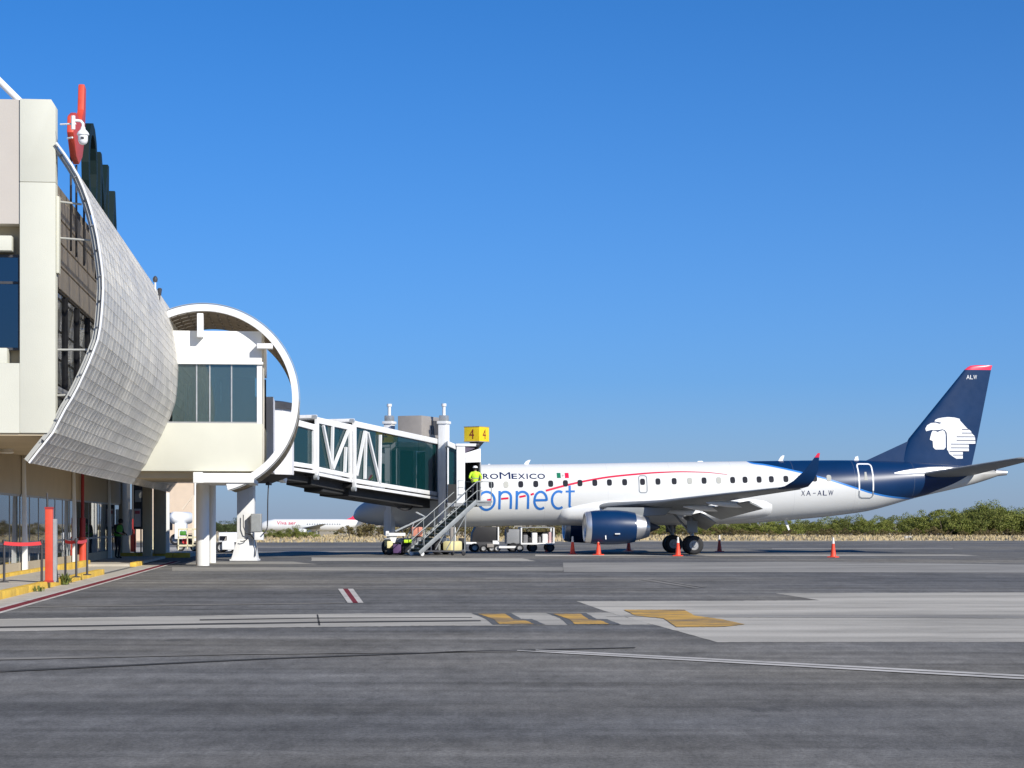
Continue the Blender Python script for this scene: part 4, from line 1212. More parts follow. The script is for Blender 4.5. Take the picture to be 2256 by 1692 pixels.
    emb([(905,641),(899,620),(914,592),(945,573),(985,570),(1015,580),(1035,571),(1010,566),(975,560),(982,546),(1005,535),(1040,528),(1090,523),(1140,527),(1185,538),(1192,556),(1230,596),(1250,617),(1283,640),(1292,660),(1316,682),(1321,712),(1322,744),(1264,746),(1266,776),(1266,807),(1214,811),(1214,868),(1160,869),(1128,850),(1098,828),(1090,806),(1080,796),(1079,700),(1076,655),(1062,633),(1040,625),(1003,632),(950,630)], .012, 'livery_white')
    emb([(960,636),(985,640),(1000,648),(1015,640),(1045,632),(1061,645),(1067,672),(1068,775),(1052,793),(980,793),(962,775),(958,722),(934,712),(940,685),(950,650)], .012, 'livery_white')
    for y, x0, x1 in ((626,1205,1262),(656,1205,1292),(687,1160,1321),(716,1160,1323),(748,1110,1323),(779,1110,1268),(809,1100,1268),(839,1130,1216)):
        emb([(x0,y-3.2),(x1,y-3.2),(x1,y+3.2),(x0,y+3.2)], .018, 'livery_navy', 'emblem_stripe')
    x = 2129
    for ch, wd in (('A',8.5),('L',7),('W',9)):
        vs, fs = text_mesh(ch)
        b = MB(PW_); b.add([finskin(*PL(a, c, .1), .014) for a, c in fit(vs, x, x+wd-1, 835.4, 826.2)], fs); b.build('letter', 'livery_white', fin); x += wd

    # stabilisers --------------------------------------------------------
    rl = PL(2033, 1046, 1.0); tl = PL(2238, 1014, 5.9); zt_ = TL(2250, 1010, V0-5.9)[1]
    for sgn in (-1, 1):
        rings = []
        for i in range(7):
            k = i/6; t = lerp(.5, 5.95, k)
            le = lerp(rl[0]-.15, tl[0], k); ch = lerp(3.15, 1.25, k); z = lerp(rl[1], zt_ , k)
            rings.append([Vector((le + ch*x, sgn*t, z + ch*y)) for x, y in airfoil(12, .11)])
        t = 6.06; rings.append([Vector((tl[0] + .25 + .9*x, sgn*t, zt_ + .01 + .5*y)) for x, y in airfoil(12, .08)])
        m = MB(PW_); m.loft(rings); m.build('stabiliser', 'aircraft_grey', P, smooth=50)
    m = MB(PW_); zc, a, w = sect(SEND); m.lathe([(-.5, .20), (-.02, .15), (.14, .13), (.14, .10), (-.2, .09)], (SEND-.05, 0, zc), (1, 0, 0), 20); m.build('exhaust_outlet', 'aircraft_silver', P, smooth=40)
    # bright root fairing of the stabiliser
    rings = []
    for i in range(9):
        s = lerp(PL(1965,1045,.9)[0], PL(2135,1030,.6)[0], i/8); k = math.sin(math.pi*(i+.25)/8.5)**.6
        p = skin(s, rl[1] + .25*i/8 + .02, .0)
        rings.append([Vector((s, p.y - .10*k*math.cos(q) + .05, p.z + .30*k*math.sin(q))) for q in [2*math.pi*j/16 for j in range(16)]])
    m = MB(PW_); m.loft(rings); m.build('root_fairing', 'aircraft_silver', P, smooth=60)

    # wings ----------------------------------------------------------------
    LEw = [(1.2, 12.6), (4.4, 14.85), (9.2, 17.5), (13.2, 19.75)]
    TEw = [(1.2, 17.5), (4.8, 17.95), (9.2, 19.35), (13.2, 20.95)]
    Zw = [(1.2, 2.36), (4.0, 2.56), (9.2, 2.98), (13.2, 3.28)]
    TH = [(1.2, .13), (5, .115), (13.2, .10)]
    wtip = PL(1800, 997.4, 14.25); wte = PL(1806, 998.5, 14.25)
    def l2(tab, x):
        return lin(tab, min(max(x, tab[0][0]), tab[-1][0]))
    for sgn in (-1, 1):
        rings = []
        for t in (0.6, 1.2, 2.5, 4.0, 5.0, 6.5, 8.0, 9.6, 11.2, 12.4, 13.2):
            le, te, z = l2(LEw, t), l2(TEw, t), l2(Zw, t)
            c = te - le
            rings.append([Vector((le + c*x, sgn*t, z + c*y + (.075 if t < 5 else .045)*c*(0.3-x))) for x, y in airfoil(14, l2(TH, t), .015)])
        m = MB(PW_); m.loft(rings); wing = m.build('wing', 'aircraft_grey', P, smooth=50)
        # winglet
        W = [(13.2, 19.75, 20.95, 3.28, .10, 0), (13.6, 20.0, 21.15, 3.36, .10, 20), (13.95, 20.35, 21.3, 3.62, .09, 55), (14.1, 20.85, 21.5, 4.1, .08, 74), (14.25, wtip[0]-.12, wte[0]-.03, wtip[1]-.22, .07, 76)]
        def wl(t, le, te, z, th, ang):
            c = te-le; return [Vector((le + c*x, sgn*(t - c*y*math.sin(R(ang))), z + c*y*math.cos(R(ang)))) for x, y in airfoil(12, th)]
        m = MB(PW_); m.loft([wl(*w) for w in W]); wlt = m.build('winglet', 'aircraft_navy', wing, smooth=60)
        m = MB(PW_); m.loft([wl(*W[-1]), wl(14.30, wtip[0]+.02, wte[0], wtip[1]-.02, .05, 76)]); m.build('winglet_tip', 'fin_red', wlt, smooth=60)
        # flaps, lowered
        for t0, t1, ch, dr in ((1.75, 4.55, 1.45, 30), (4.75, 9.35, 1.2, 27)):
            rings = []
            for i in range(5):
                t = lerp(t0, t1, i/4); te, z = l2(TEw, t), l2(Zw, t)
                c = ch*lerp(1.0, .72, i/4); ca, sa = math.cos(R(dr)), math.sin(R(dr))
                rings.append([Vector((te - .22 + (c*x)*ca + c*y*sa, sgn*t, z - (.42 if t0 < 2 else .26) - (c*x)*sa + c*y*ca)) for x, y in airfoil(8, .11)])
            m = MB(PW_); m.loft(rings); m.build('flap', 'aircraft_grey', wing, smooth=50)
        for t in (3.2, 5.9, 8.2):                   # flap track fairings
            te, z = l2(TEw, t), l2(Zw, t)
            rings = []
            for i in range(9):
                x = lerp(te - 1.7, te + .75, i/8); k = math.sin(math.pi*(i+.15)/8.3)**.7
                rings.append([Vector((x, sgn*t + .11*k*math.cos(q), z - .24 - .05*i/8*3 + .16*k*math.sin(q))) for q in [2*math.pi*j/12 for j in range(12)]])
            m = MB(PW_); m.loft(rings); m.build('flap_fairing', 'aircraft_white', wing, smooth=60)
        # engine
        te_ = 4.3
        e0 = PL(1287, 1162, te_)[0]; ez = PL(1340, 1161.5, te_)[1]
        y = sgn*te_
        m = MB(PW_); m.lathe([(.34,.585),(.10,.60),(.02,.665),(0,.72),(.03,.765),(.12,.805),(.30,.83)], (e0, y, ez), (1,0,0), 48); eng = m.build('inlet_lip', 'aircraft_silver', P, smooth=60)
        m = MB(PW_); m.lathe([(.30,.832),(.6,.865),(1.1,.89),(1.7,.885),(2.2,.84),(2.62,.765),(2.64,.70)], (e0, y, ez), (1,0,0), 48); nac = m.build('nacelle', 'aircraft_navy', P, smooth=60)
        m = MB(PW_); m.lathe([(2.45,.70),(2.64,.70),(3.05,.60),(3.35,.50),(3.36,.44),(2.9,.42)], (e0, y, ez), (1,0,0), 40); m.build('nozzle', 'aircraft_silver', nac, smooth=60)
        m = MB(PW_); m.lathe([(2.9,.36),(3.4,.28),(3.95,.04)], (e0, y, ez), (1,0,0), 24); m.build('exhaust_cone', 'dark_steel', nac, smooth=60)
        m = MB(PW_); m.lathe([(.34,.59),(.9,.62),(.9,.2),(.55,.12),(.42,.0)], (e0, y, ez), (1,0,0), 32); m.build('fan', 'dark_steel', nac, smooth=40)
        m = MB(PW_); m.prism([(e0+.75, ez+.80), (e0+1.2, ez+1.02), (e0+4.6, ez+1.02), (e0+4.2, ez+.62), (e0+2.9, ez+.55)], lambda a, b, d: Vector((a, d, b)), y-.16, y+.16); m.build('pylon', 'aircraft_grey', P, bevel=.06)
        m = MB(PW_); m.obox((e0+1.0, y+sgn*.84*.86, ez-.35), (.05, .03, .62), rx=sgn*.5); m.build('strake', 'livery_white', nac)
        m = MB(PW_); m.obox((e0+1.6, y+sgn*.84*1.0, ez-.33), (.26, .12, .04), rx=-sgn*.3); m.build('vent', 'livery_white', nac)
        # main gear
        gx = PL(1526, 1201, 3.0)[0]
        gy = sgn*2.97
        m = MB(PW_)
        m.tube((gx-.05, sgn*2.75, 2.45), (gx, gy, .55), .10); m.build('gear_strut', 'grey_steel', P, smooth=50)
        m = MB(PW_); m.bar((gx-.9, sgn*2.2, 2.2), (gx-.02, gy, 1.0), .09); m.bar((gx+.55, sgn*2.6, 2.3), (gx+.02, gy, 1.2), .07); m.build('gear_brace', 'grey_steel', P)
        m = MB(PW_); m.obox((gx-.05, gy-sgn*.0+sgn*.22, 1.45), (.55, .04, .62), rx=sgn*.08); m.build('gear_door', 'aircraft_grey', P, bevel=.01)
        for o in (-.37, .37):
            m = MB(PW_); m.lathe([(-.16,.26),(-.17,.38),(-.15,.46),(-.08,.495),(.08,.495),(.15,.46),(.17,.38),(.16,.26)], (gx, gy+o, .495), (0,1,0), 36); wh = m.build('wheel', 'black_rubber', P, smooth=50)
            m = MB(PW_); m.lathe([(-.155,.0),(-.155,.10),(-.10,.13),(-.10,.22),(-.15,.27),(.15,.27),(.10,.22),(.10,.13),(.155,.10),(.155,0)], (gx, gy+o, .495), (0,1,0), 28); m.build('hub', 'grey_steel', wh, smooth=35)
    # nose gear
    gx = 3.75
    m = MB(PW_); m.tube((gx, 0, 1.6), (gx+.05, 0, .35), .07); m.bar((gx+.9, 0, 1.5), (gx+.05, 0, .8), .06); m.build('nose_strut', 'grey_steel', P, smooth=50)
    for o in (-.2, .2):
        m = MB(PW_); m.lathe([(-.09,.16),(-.10,.26),(-.05,.30),(.05,.30),(.10,.26),(.09,.16)], (gx+.05, o, .30), (0,1,0), 28); wh = m.build('wheel', 'black_rubber', P, smooth=50)
        m = MB(PW_); m.lathe([(-.08,0),(-.06,.12),(-.085,.165),(.085,.165),(.06,.12),(.08,0)], (gx+.05, o, .30), (0,1,0), 20); m.build('hub', 'grey_steel', wh, smooth=35)
build_plane()
# ------------------------------------------------------------------ jet bridge
BA = Vector(((625 - CX)/F*88.0, 88.0)); BB = Vector(((966 - CX)/F*104.0, 104.0))
BD = (BB - BA).normalized(); BN = Vector((-BD.y, BD.x))

def BR(p):                                     # bridge frame (along, away from the camera, up) -> world
    q = BA + BD*p[0] + BN*p[1]
    return Vector((q.x, q.y, p[2]))

def BP(px, py, b=0.0):                         # photo point on the plane b -> (along, height)
    k = (px - CX)/F
    ox, oy = BA.x + BN.x*b, BA.y + BN.y*b
    a = (k*oy - ox)/(BD.x - k*BD.y)
    Y = oy + a*BD.y
    return a, H + (HY - py)/F*Y

diffuse_glass('bridge_glass', (0.22, 0.55, 0.58), 0.62, 0.0, (0.008, 0.062, 0.070), 0.5)
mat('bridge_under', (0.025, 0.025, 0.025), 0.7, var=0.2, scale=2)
mat('bridge_roof', (0.62, 0.62, 0.60), 0.6, var=0.1, scale=2)
mat('rotunda_slat', (0.74, 0.73, 0.735), 0.5, var=0.05)
mat('unit_grey', (0.30, 0.275, 0.25), 0.55, var=0.1, scale=2)
mat('sign_yellow', (0.85, 0.60, 0.01), 0.45, var=0.05)
mat('sign_red', (0.22, 0.012, 0.01), 0.5, var=0.05)
mat('purple_cloth', (0.11, 0.09, 0.13), 0.8, var=0.1)
mat('stair_metal', (0.27, 0.285, 0.285), 0.5, metal=0.35, var=0.15, scale=4)
mat('stair_green', (0.16, 0.21, 0.19), 0.6, var=0.15, scale=4)
mat('pale_yellow', (0.78, 0.70, 0.36), 0.5, var=0.05)
W3 = 2.45

def bridge():
    B = thing('jet_bridge', 'white glazed jet bridge reaching from the gate to the airliner door', 'jet bridge', BR((0, 1.2, 0)), math.atan2(BD.y, BD.x))
    def zl(p0, p1):                            # straight line through two photo points -> height at a
        (a0, z0), (a1, z1) = BP(*p0), BP(*p1)
        return lambda a: z0 + (z1 - z0)*(a - a0)/(a1 - a0)
    secs = [
        dict(n='inner_tunnel', a0=BP(628, 1000)[0], a1=BP(760, 1000)[0], vis=BP(704, 1000)[0], top=zl((659,922.7),(699,933.7)), bot=zl((628.6,1032.5),(696,1042)), b=.26),
        dict(n='middle_tunnel', a0=BP(702, 1000)[0], a1=BP(850, 1000)[0], vis=BP(778, 1000)[0], top=zl((702,918.5),(774,934.5)), bot=zl((699,1046.5),(776,1062)), b=.13),
        dict(n='outer_tunnel', a0=BP(779, 1000)[0], a1=BP(968, 1000)[0], vis=BP(968, 1000)[0], top=zl((782,927.6),(966.5,967.6)), bot=zl((777.5,1072.5),(966.5,1101.6)), b=0.0)]
    for S in secs:
        a0, a1, tp, bt, b = S['a0'], S['a1'], S['top'], S['bot'], S['b']
        b2 = W3 - b
        # roof, floor
        m = MB(BR); m.hexa([(a0, b, tp(a0)-.10), (a1, b, tp(a1)-.10), (a1, b2, tp(a1)-.10), (a0, b2, tp(a0)-.10)], [(a0, b, tp(a0)), (a1, b, tp(a1)), (a1, b2, tp(a1)), (a0, b2, tp(a0))])
        tun = m.build(S['n'], 'bridge_roof', B)
        m = MB(BR); m.hexa([(a0, b+.03, bt(a0)-.02), (a1, b+.03, bt(a1)-.02), (a1, b2-.03, bt(a1)-.02), (a0, b2-.03, bt(a0)-.02)], [(a0, b+.03, bt(a0)+.12), (a1, b+.03, bt(a1)+.12), (a1, b2-.03, bt(a1)+.12), (a0, b2-.03, bt(a0)+.12)])
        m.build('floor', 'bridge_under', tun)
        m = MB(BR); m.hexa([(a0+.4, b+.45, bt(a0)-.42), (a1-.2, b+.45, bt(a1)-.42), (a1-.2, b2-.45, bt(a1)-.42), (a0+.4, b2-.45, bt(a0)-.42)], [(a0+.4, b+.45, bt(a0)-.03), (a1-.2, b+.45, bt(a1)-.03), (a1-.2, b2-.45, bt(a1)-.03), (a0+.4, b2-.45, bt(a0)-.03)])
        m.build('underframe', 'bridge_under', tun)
        for bb, sg in ((b, -1), (b2, 1)):
            m = MB(BR); m.bar((a0, bb, tp(a0)-.14), (a1, bb, tp(a1)-.14), .14, .27); m.build('top_chord', 'white_steel', tun, bevel=.012)
            m = MB(BR); m.bar((a0, bb, bt(a0)+.30), (a1, bb, bt(a1)+.30), .12, .20); m.build('bottom_chord', 'white_steel', tun, bevel=.012)
            m = MB(BR); m.bar((a0, bb+sg*.03, bt(a0)+.06), (a1, bb+sg*.03, bt(a1)+.06), .12, .13); m.build('rail', 'white_steel', tun, bevel=.01)
            for aa in (a0 + .06, S['vis'] - .10):
                m = MB(BR); m.bar((aa, bb+sg*.01, bt(aa)), (aa, bb+sg*.01, tp(aa)), .16, .16, (0, 1, 0)); m.build('end_post', 'white_steel', tun, bevel=.012)
            g = bb - sg*.05
            # panes between the posts
            n = max(2, int((a1-a0)/2.4))
            for i in range(n):
                p0, p1 = lerp(a0+.1, a1-.1, i/n), lerp(a0+.1, a1-.1, (i+1)/n)
                m = MB(BR); m.hexa([(p0+.02, g-.012, bt(p0)+.36), (p1-.02, g-.012, bt(p1)+.36), (p1-.02, g+.012, bt(p1)+.36), (p0+.02, g+.012, bt(p0)+.36)], [(p0+.02, g-.012, tp(p0)-.22), (p1-.02, g-.012, tp(p1)-.22), (p1-.02, g+.012, tp(p1)-.22), (p0+.02, g+.012, tp(p0)-.22)])
                m.build('pane', 'bridge_glass', tun)
    # lattice in the open bays (near side) and behind the glass
    tun1, tun2, tun3 = [o for o in B.children if o.name.split('.')[0].endswith('tunnel')]
    def lattice(par, b, segs, w, mm='white_steel'):
        for p, q in segs:
            (a, z), (c, y) = BP(*p, b), BP(*q, b)
            m = MB(BR); m.bar((a, b, z), (c, b, y), w, w, (0, 1, 0)); m.build('brace', mm, par)
    lattice(tun2, .08, [((712,938),(731,1032)), ((768,946),(733.5,1033)), ((733,938),(731,1032)), ((762,985),(759.5,1040))], .12)
    lattice(tun3, -.05, [((804,950),(785.5,1048)), ((810,953),(836,1062)), ((806,950),(804,1055)), ((838,958),(836.5,1064))], .12)
    lattice(tun3, .16, [((871,966),(846,1062)), ((871,966),(895,1070)), ((870,966),(868,1066)), ((901,974),(899,1072)), ((930,980),(903,1074)), ((932,980),(960,1086)), ((931,980),(930,1080))], .085)
    lattice(tun1, .40, [((686,938),(655,1015)), ((686,938),(684,1020)), ((690,938),(700,1020))], .085)
    # far side lattice of the outer tunnel
    for i in range(7):
        a = lerp(secs[2]['a0']+.3, secs[2]['a1']-.3, i/7); c = a + (secs[2]['a1']-secs[2]['a0']-.6)/7
        z0, z1 = secs[2]['bot'](a)+.35, secs[2]['top'](c)-.25
        m = MB(BR); m.bar((a if i % 2 else c, W3-.12, z0), (c if i % 2 else a, W3-.12, z1), .08, .08, (0,1,0)); m.build('brace', 'grey_steel', tun3)
    # roof furniture of the sections: raised hoops where they telescope
    for S, par in zip(secs[1:], (tun2, tun3)):
        a, tp = S['a0'], S['top']
        m = MB(BR); m.box(a-.08, a+.10, S['b']-.02, W3-S['b']+.02, tp(a)-.05, tp(a)+.10); m.build('hoop', 'white_steel', par, bevel=.02)
        m = MB(BR); m.lathe([(-.10,.0),(-.10,.09),(.10,.09),(.10,0)], (a-.22, S['b']-.02, tp(a)-.02), (0,1,0), 14); m.build('roller', 'galvanised', par, smooth=40)
        m = MB(BR); m.lathe([(-.10,.0),(-.10,.11),(.10,.11),(.10,0)], (a-.05, S['b']-.04, S['bot'](a)-.10), (0,1,0), 14); m.build('roller', 'galvanised', par, smooth=40)
    # hanging cables and festoon under the tunnel
    def cable(pts, r=.025, mm='dark_steel'):
        m = MB(BR); q = [Vector((*BP(x, y, b)[:1], b, BP(x, y, b)[1])) for x, y, b in pts]
        out = []
        for i in range(len(q)-1):
            for k in range(5): 
                t = k/5; p0 = q[max(i-1,0)]; p1 = q[i]; p2 = q[i+1]; p3 = q[min(i+2,len(q)-1)]
                out.append(.5*((2*p1) + (p2-p0)*t + (2*p0-5*p1+4*p2-p3)*t*t + (3*p1-p0-3*p2+p3)*t**3))
        out.append(q[-1])
        m.path(out, r, 6); m.build('cable', mm, B, smooth=60)
    cable([(766,1072,.9),(772,1090,.9),(784,1098,.9),(794,1090,.9),(798,1074,.9)], .04)
    cable([(764,1072,.8),(768,1094,.8),(776,1100,.8),(784,1096,.8)], .015)
    cable([(868,1108,.8),(876,1118,.8),(892,1124,.8),(906,1120,.8),(914,1106,.8)], .04)
    cable([(872,1106,.9),(886,1114,.9),(906,1116,.9)], .03)
    cable([(592,1060,.2),(590,1100,.2),(589.5,1145,.2),(588,1165,.2),(580,1176,.2)], .03)
    m = MB(BR); a, z = BP(592, 1064, .2); m.obox((a, .2, z), (.2,.2,.2)); m.build('clamp', 'dark_steel', B)
    m = MB(BR); a, z = BP(622, 1056, .3); m.obox((a, .3, z), (.35,.3,.22), ry=.4); m.build('lamp', 'white_paint', B, bevel=.03)
    a0, z0 = BP(690, 1060, 1.2); a1, z1 = BP(780, 1076, 1.2)
    m = MB(BR); m.hexa([(a0,.7,z0-.5),(a1,.7,z1-.45),(a1,1.7,z1-.45),(a0,1.7,z0-.5)], [(a0,.7,z0),(a1,.7,z1),(a1,1.7,z1),(a0,1.7,z0)]); m.build('cable_tray', 'bridge_under', B, bevel=.05)

    # rotunda on its pedestal
    rc = WP(540, 1235, 87.6); rc.z = 0
    rr_ = 2.12
    m = MB(); m.lathe([(3.75, .0), (3.75, rr_), (6.75, rr_)], rc, (0,0,1), 48); rot = m.build('rotunda', 'rotunda_slat', B, smooth=30)
    for i in range(16):
        a = 2*math.pi*(i+.5)/16
        p = rc + Vector((math.cos(a)*rr_, math.sin(a)*rr_, 0))
        if math.sin(a) > .35: continue
        m = MB(); m.bar((p.x, p.y, 3.8), (p.x, p.y, 6.6), .03, .03); m.build('cover_strip', 'rotunda_slat', rot)
    m = MB(); m.lathe([(6.6, rr_+.02), (6.6, rr_+.16), (6.86, rr_+.16), (6.95, rr_-.3), (7.0, 0)], rc, (0,0,1), 40); m.build('rotunda_roof', 'dark_steel', rot, smooth=30)
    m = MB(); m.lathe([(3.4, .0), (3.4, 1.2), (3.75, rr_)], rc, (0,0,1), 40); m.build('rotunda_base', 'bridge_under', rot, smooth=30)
    m = MB(TW); m.box(UV(560, 83), UV(602, 83), 82.9, 87.0, 3.75, 6.85); m.build('corridor', 'rotunda_slat', B)
    m = MB(); m.obox((rc.x+.05, rc.y, 2.1), (.72, .72, 2.9)); m.build('pedestal', 'white_steel', B, bevel=.02)
    m = MB(); m.hexa([rc + Vector(p) for p in ((-.55,-.5,.06),(.55,-.5,.06),(.55,.5,.06),(-.55,.5,.06))], [rc + Vector(p) for p in ((-.30,-.365,.95),(.42,-.365,.95),(.42,.365,.95),(-.30,.365,.95))]); m.build('pedestal_foot', 'white_steel', B, bevel=.015)
    m = MB(); m.obox((rc.x, rc.y, .035), (1.2, 1.1, .07)); m.build('base_plate', 'white_steel', B)
    for pts in ([(536,1134),(536,1160),(541,1174),(550,1178),(556,1176)], [(529,1192),(534,1193),(542,1190),(546,1184)], [(552,1178),(562,1190),(565,1205),(562,1226)]):
        m = MB(); m.path([WP(x, y, 87.05) for x, y in pts], .022, 6); m.build('cable', 'dark_steel', B, smooth=60)
    m = MB(); p = WP(565, 1152, 87.0); m.obox(p, (.46, .34, .80)); cab = m.build('cabinet', 'grey_steel', B, bevel=.02)
    m = MB(); m.obox(p + Vector((0,-.175,0)), (.40, .012, .72)); m.build('cabinet_door', 'galvanised', cab)
    m = MB(); p = WP(571, 1181, 87.0); m.obox(p, (.38, .3, .34)); m.build('junction_box', 'white_paint', B, bevel=.02)
    m = MB(); p = WP(553, 1156, 86.95); m.path([p + Vector((0,0,.4)), p + Vector((.03,-.04,.1)), p + Vector((.06,-.04,-.2)), p + Vector((.02,0,-.4))], .05, 8); m.build('hose', 'white_paint', B, smooth=60)

    # lift columns and bogie
    for b, px, top in ((-.34, 978, 913), (2.78, None, None)):
        a, zt = BP(978, 913, -.34)
        if px is None: zt = zt + .05
        m = MB(BR); m.box(a-.24, a+.24, b-.22, b+.22, 1.0, zt-.5); col = m.build('lift_column', 'white_steel', B, bevel=.02)
        m = MB(BR); m.box(a-.30, a+.30, b-.28, b+.28, zt-.5, zt-.36); m.build('collar', 'white_steel', col, bevel=.02)
        m = MB(BR); m.box(a-.22, a+.22, b-.20, b+.20, zt-.36, zt-.05); m.build('gearbox', 'galvanised', col, bevel=.05)
        m = MB(BR); m.tube((a, b, zt-.05), (a, b, zt+.42), .085, n=14); m.build('motor', 'white_steel', col, smooth=40)
        m = MB(BR); m.tube((a, b, zt+.42), (a, b, zt+.56), .13, n=14); m.build('motor_cap', 'white_steel', col, smooth=40)
        m = MB(BR); m.tube((a, b, .6), (a, b, 1.0), .12, n=14); m.build('ram', 'grey_steel', col, smooth=40)
    a = BP(978, 1000, -.34)[0]
    m = MB(BR); m.box(a-.22, a+.22, -.55, 3.0, .62, .86); m.build('bogie_beam', 'white_steel', B, bevel=.02)
    for b in (-.2, 2.65):
        for da in (-.55, .55):
            m = MB(BR); m.lathe([(-.16,.2),(-.17,.34),(-.1,.40),(.1,.40),(.17,.34),(.16,.2)], (a+da, b, .40), (0,1,0), 28); w = m.build('wheel', 'black_rubber', B, smooth=50)
            m = MB(BR); m.lathe([(-.12,0),(-.12,.2),(.12,.2),(.12,0)], (a+da, b, .40), (0,1,0), 20); m.build('hub', 'galvanised', w, smooth=40)
    m = MB(BR); m.obox((a+.2, -.75, .45), (1.5, .5, .52)); m.build('guard', 'pale_yellow', B, bevel=.12)
    m = MB(BR); m.obox((a-1.25, 2.2, .55), (.4, .4, .45)); m.build('guard', 'pale_yellow', B, bevel=.06)
    # air-conditioning unit on the roof
    a0, z0 = BP(919, 962, .8); a1 = BP(966, 960, .8)[0]
    zz = secs[2]['top']
    m = MB(BR); m.box(a0, a1, .55, 1.9, zz(a1)+.18, BP(940, 918, .8)[1]); ac = m.build('air_conditioner', 'unit_grey', B, bevel=.02)
    ze = BP(940, 918, .8)[1]
    for k in range(5):
        m = MB(BR); m.box(lerp(a0,a1,.45)+k*.22, lerp(a0,a1,.45)+k*.22+.14, .52, .56, zz(a1)+.35, ze-.2); m.build('louvre', 'dark_steel', ac)
    for aa in (a0+.1, a1-.1):
        m = MB(BR); m.box(aa-.05, aa+.05, .6, 1.85, zz(a1)-.1, zz(a1)+.2); m.build('skid', 'dark_steel', ac)

    # cab ------------------------------------------------------------------
    v0, v1 = 101.35, 104.05
    def u(px, v=v0): return UV(px, v)
    def z(py, v=v0): return H + (HY - py)/F*(v*CP + u(1030, v)*SP)
    zf, zr = z(1108), z(979)
    m = MB(TW); m.box(u(986), u(1060), v0, v1, zf-.18, zf); cabin = m.build('cab_floor', 'grey_steel', B)
    m = MB(TW); m.box(u(1004), u(1054), v0-.05, v1, zr-.10, zr+.04); m.build('cab_roof', 'white_steel', B, bevel=.03)
    m = MB(TW); m.hexa([(u(986),v0,z(977)-.12),(u(1004),v0,z(985)-.12),(u(1004),v1,z(985)-.12),(u(986),v1,z(977)-.12)], [(u(986),v0,z(971)),(u(1004),v0,z(979)),(u(1004),v1,z(979)),(u(986),v1,z(971))]); m.build('cab_roof', 'white_steel', B, bevel=.02)
    m = MB(TW); m.tube((u(1050), v0-.02, zr-.03), (u(1056), v0-.02, zr-.03), .09, n=12); m.build('roller_end', 'dark_steel', B, smooth=40)
    m = MB(TW); m.box(u(1006), u(1024.5), v0, v0+.12, zf, zr-.1); wl = m.build('cab_wall', 'white_paint', B, bevel=.012)
    m = MB(TW); m.prism([(u(1024.8), z(1019.5)), (u(1057.5), z(1018)), (u(1057.5), z(988)), (u(1024.8), z(998))], lambda a, b, d: Vector((a, d, b)), v0, v0+.12); m.build('cab_header', 'white_paint', B, bevel=.012)
    m = MB(TW); m.prism([(u(1012), z(984)), (u(1024), z(998)), (u(1047), z(987))], lambda a, b, d: Vector((a, d, b)), v0+.02, v0+.10); m.build('canopy_gusset', 'purple_cloth', B)
    m = MB(TW); m.box(u(1057.5), u(1060), v0+.0, v0+.12, zf, z(1018)); m.build('door_post', 'grey_steel', B)
    m = MB(TW); m.box(u(1057), u(1059.5), v0+.13, v1, zf, z(988)); m.build('cab_side', 'white_paint', B)
    # round glazed neck between tunnel and cab
    m = MB(TW); m.box(u(987), u(1005.5), v0+.22, v0+.25, zf+.0, z(987)); m.build('cab_window', 'bridge_glass', B)
    m = MB(TW); m.box(u(986), u(989), v0+.1, v0+.3, zf, z(985)); m.build('cab_post', 'white_steel', B)
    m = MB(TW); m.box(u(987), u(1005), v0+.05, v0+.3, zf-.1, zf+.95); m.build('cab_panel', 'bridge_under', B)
    m = MB(TW); m.box(u(1006), u(1057), v0+1.5, v0+1.55, zf, zr-.1); m.build('cab_inner_wall', 'bridge_under', B)  # near-black walls put in to carry the shade inside the cab
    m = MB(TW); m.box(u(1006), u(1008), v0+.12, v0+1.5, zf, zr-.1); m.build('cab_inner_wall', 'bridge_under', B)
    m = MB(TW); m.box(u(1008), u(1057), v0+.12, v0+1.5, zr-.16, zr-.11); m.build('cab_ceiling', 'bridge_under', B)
    m = MB(TW); m.box(u(1010), u(1021), v0-.03, v0, z(1090), z(1058)); m.build('notice_plate', 'livery_white', B)
    for i in range(3):
        m = MB(TW); m.box(u(1009.5), u(1021.5), v0-.05, v0-.02, z(1090)+.35*i, z(1090)+.35*i+.03); m.build('rail', 'grey_steel', B)
    # concertina canopy against the fuselage
    for i in range(6):
        v = v1 + .02 + i*.09
        k = .05*(i % 2)
        m = MB(TW); a, b2 = u(1000), u(1056)
        for x0, x1, q0, q1 in ((a+k, b2-k, z(990)-.10, z(990)), (a+k, a+k+.10, zf, z(990)-.1), (b2-k-.10, b2-k, zf, z(990)-.1)):
            m.box(x0, x1, v, v+.08, q0, q1)
        tag(m.build('bellows', 'dark_steel', B), kind='stuff')
    # 4-sided gate number sign
    sc_ = WP(1050, 957, 102.3); s = .93; rz = R(-32)
    m = MB(); m.obox(sc_, (s, s, .78), rz); sg_ = m.build('gate_sign', 'sign_yellow', B, bevel=.015)
    M = Matrix.Rotation(rz, 3, 'Z')
    m = MB(); c = sc_ + Vector((0,0,-.39)); m.loft([[c + M @ Vector((x*.28, y*.28, 0)) for x, y in ((-1,-1),(1,-1),(1,1),(-1,1))], [c + M @ Vector((x*.07, y*.07, -.36)) for x, y in ((-1,-1),(1,-1),(1,1),(-1,1))]]); m.build('sign_foot', 'dark_steel', sg_)
    vs, fs = text_mesh('4', 1.0)
    for n_, mm in ((Vector((0,-1,0)), 'sign_red'), (Vector((1,0,0)), 'sign_red')):
        nw = M @ n_; tx = Vector((0,0,1)).cross(nw)
        pts = fit(vs, -.15, .15, -.25, .25)
        m = MB(); m.add([sc_ + nw*(s/2+.006) + tx*p[0] + Vector((0,0,p[1])) for p in pts], fs); m.build('numeral', mm, sg_, fix=False)
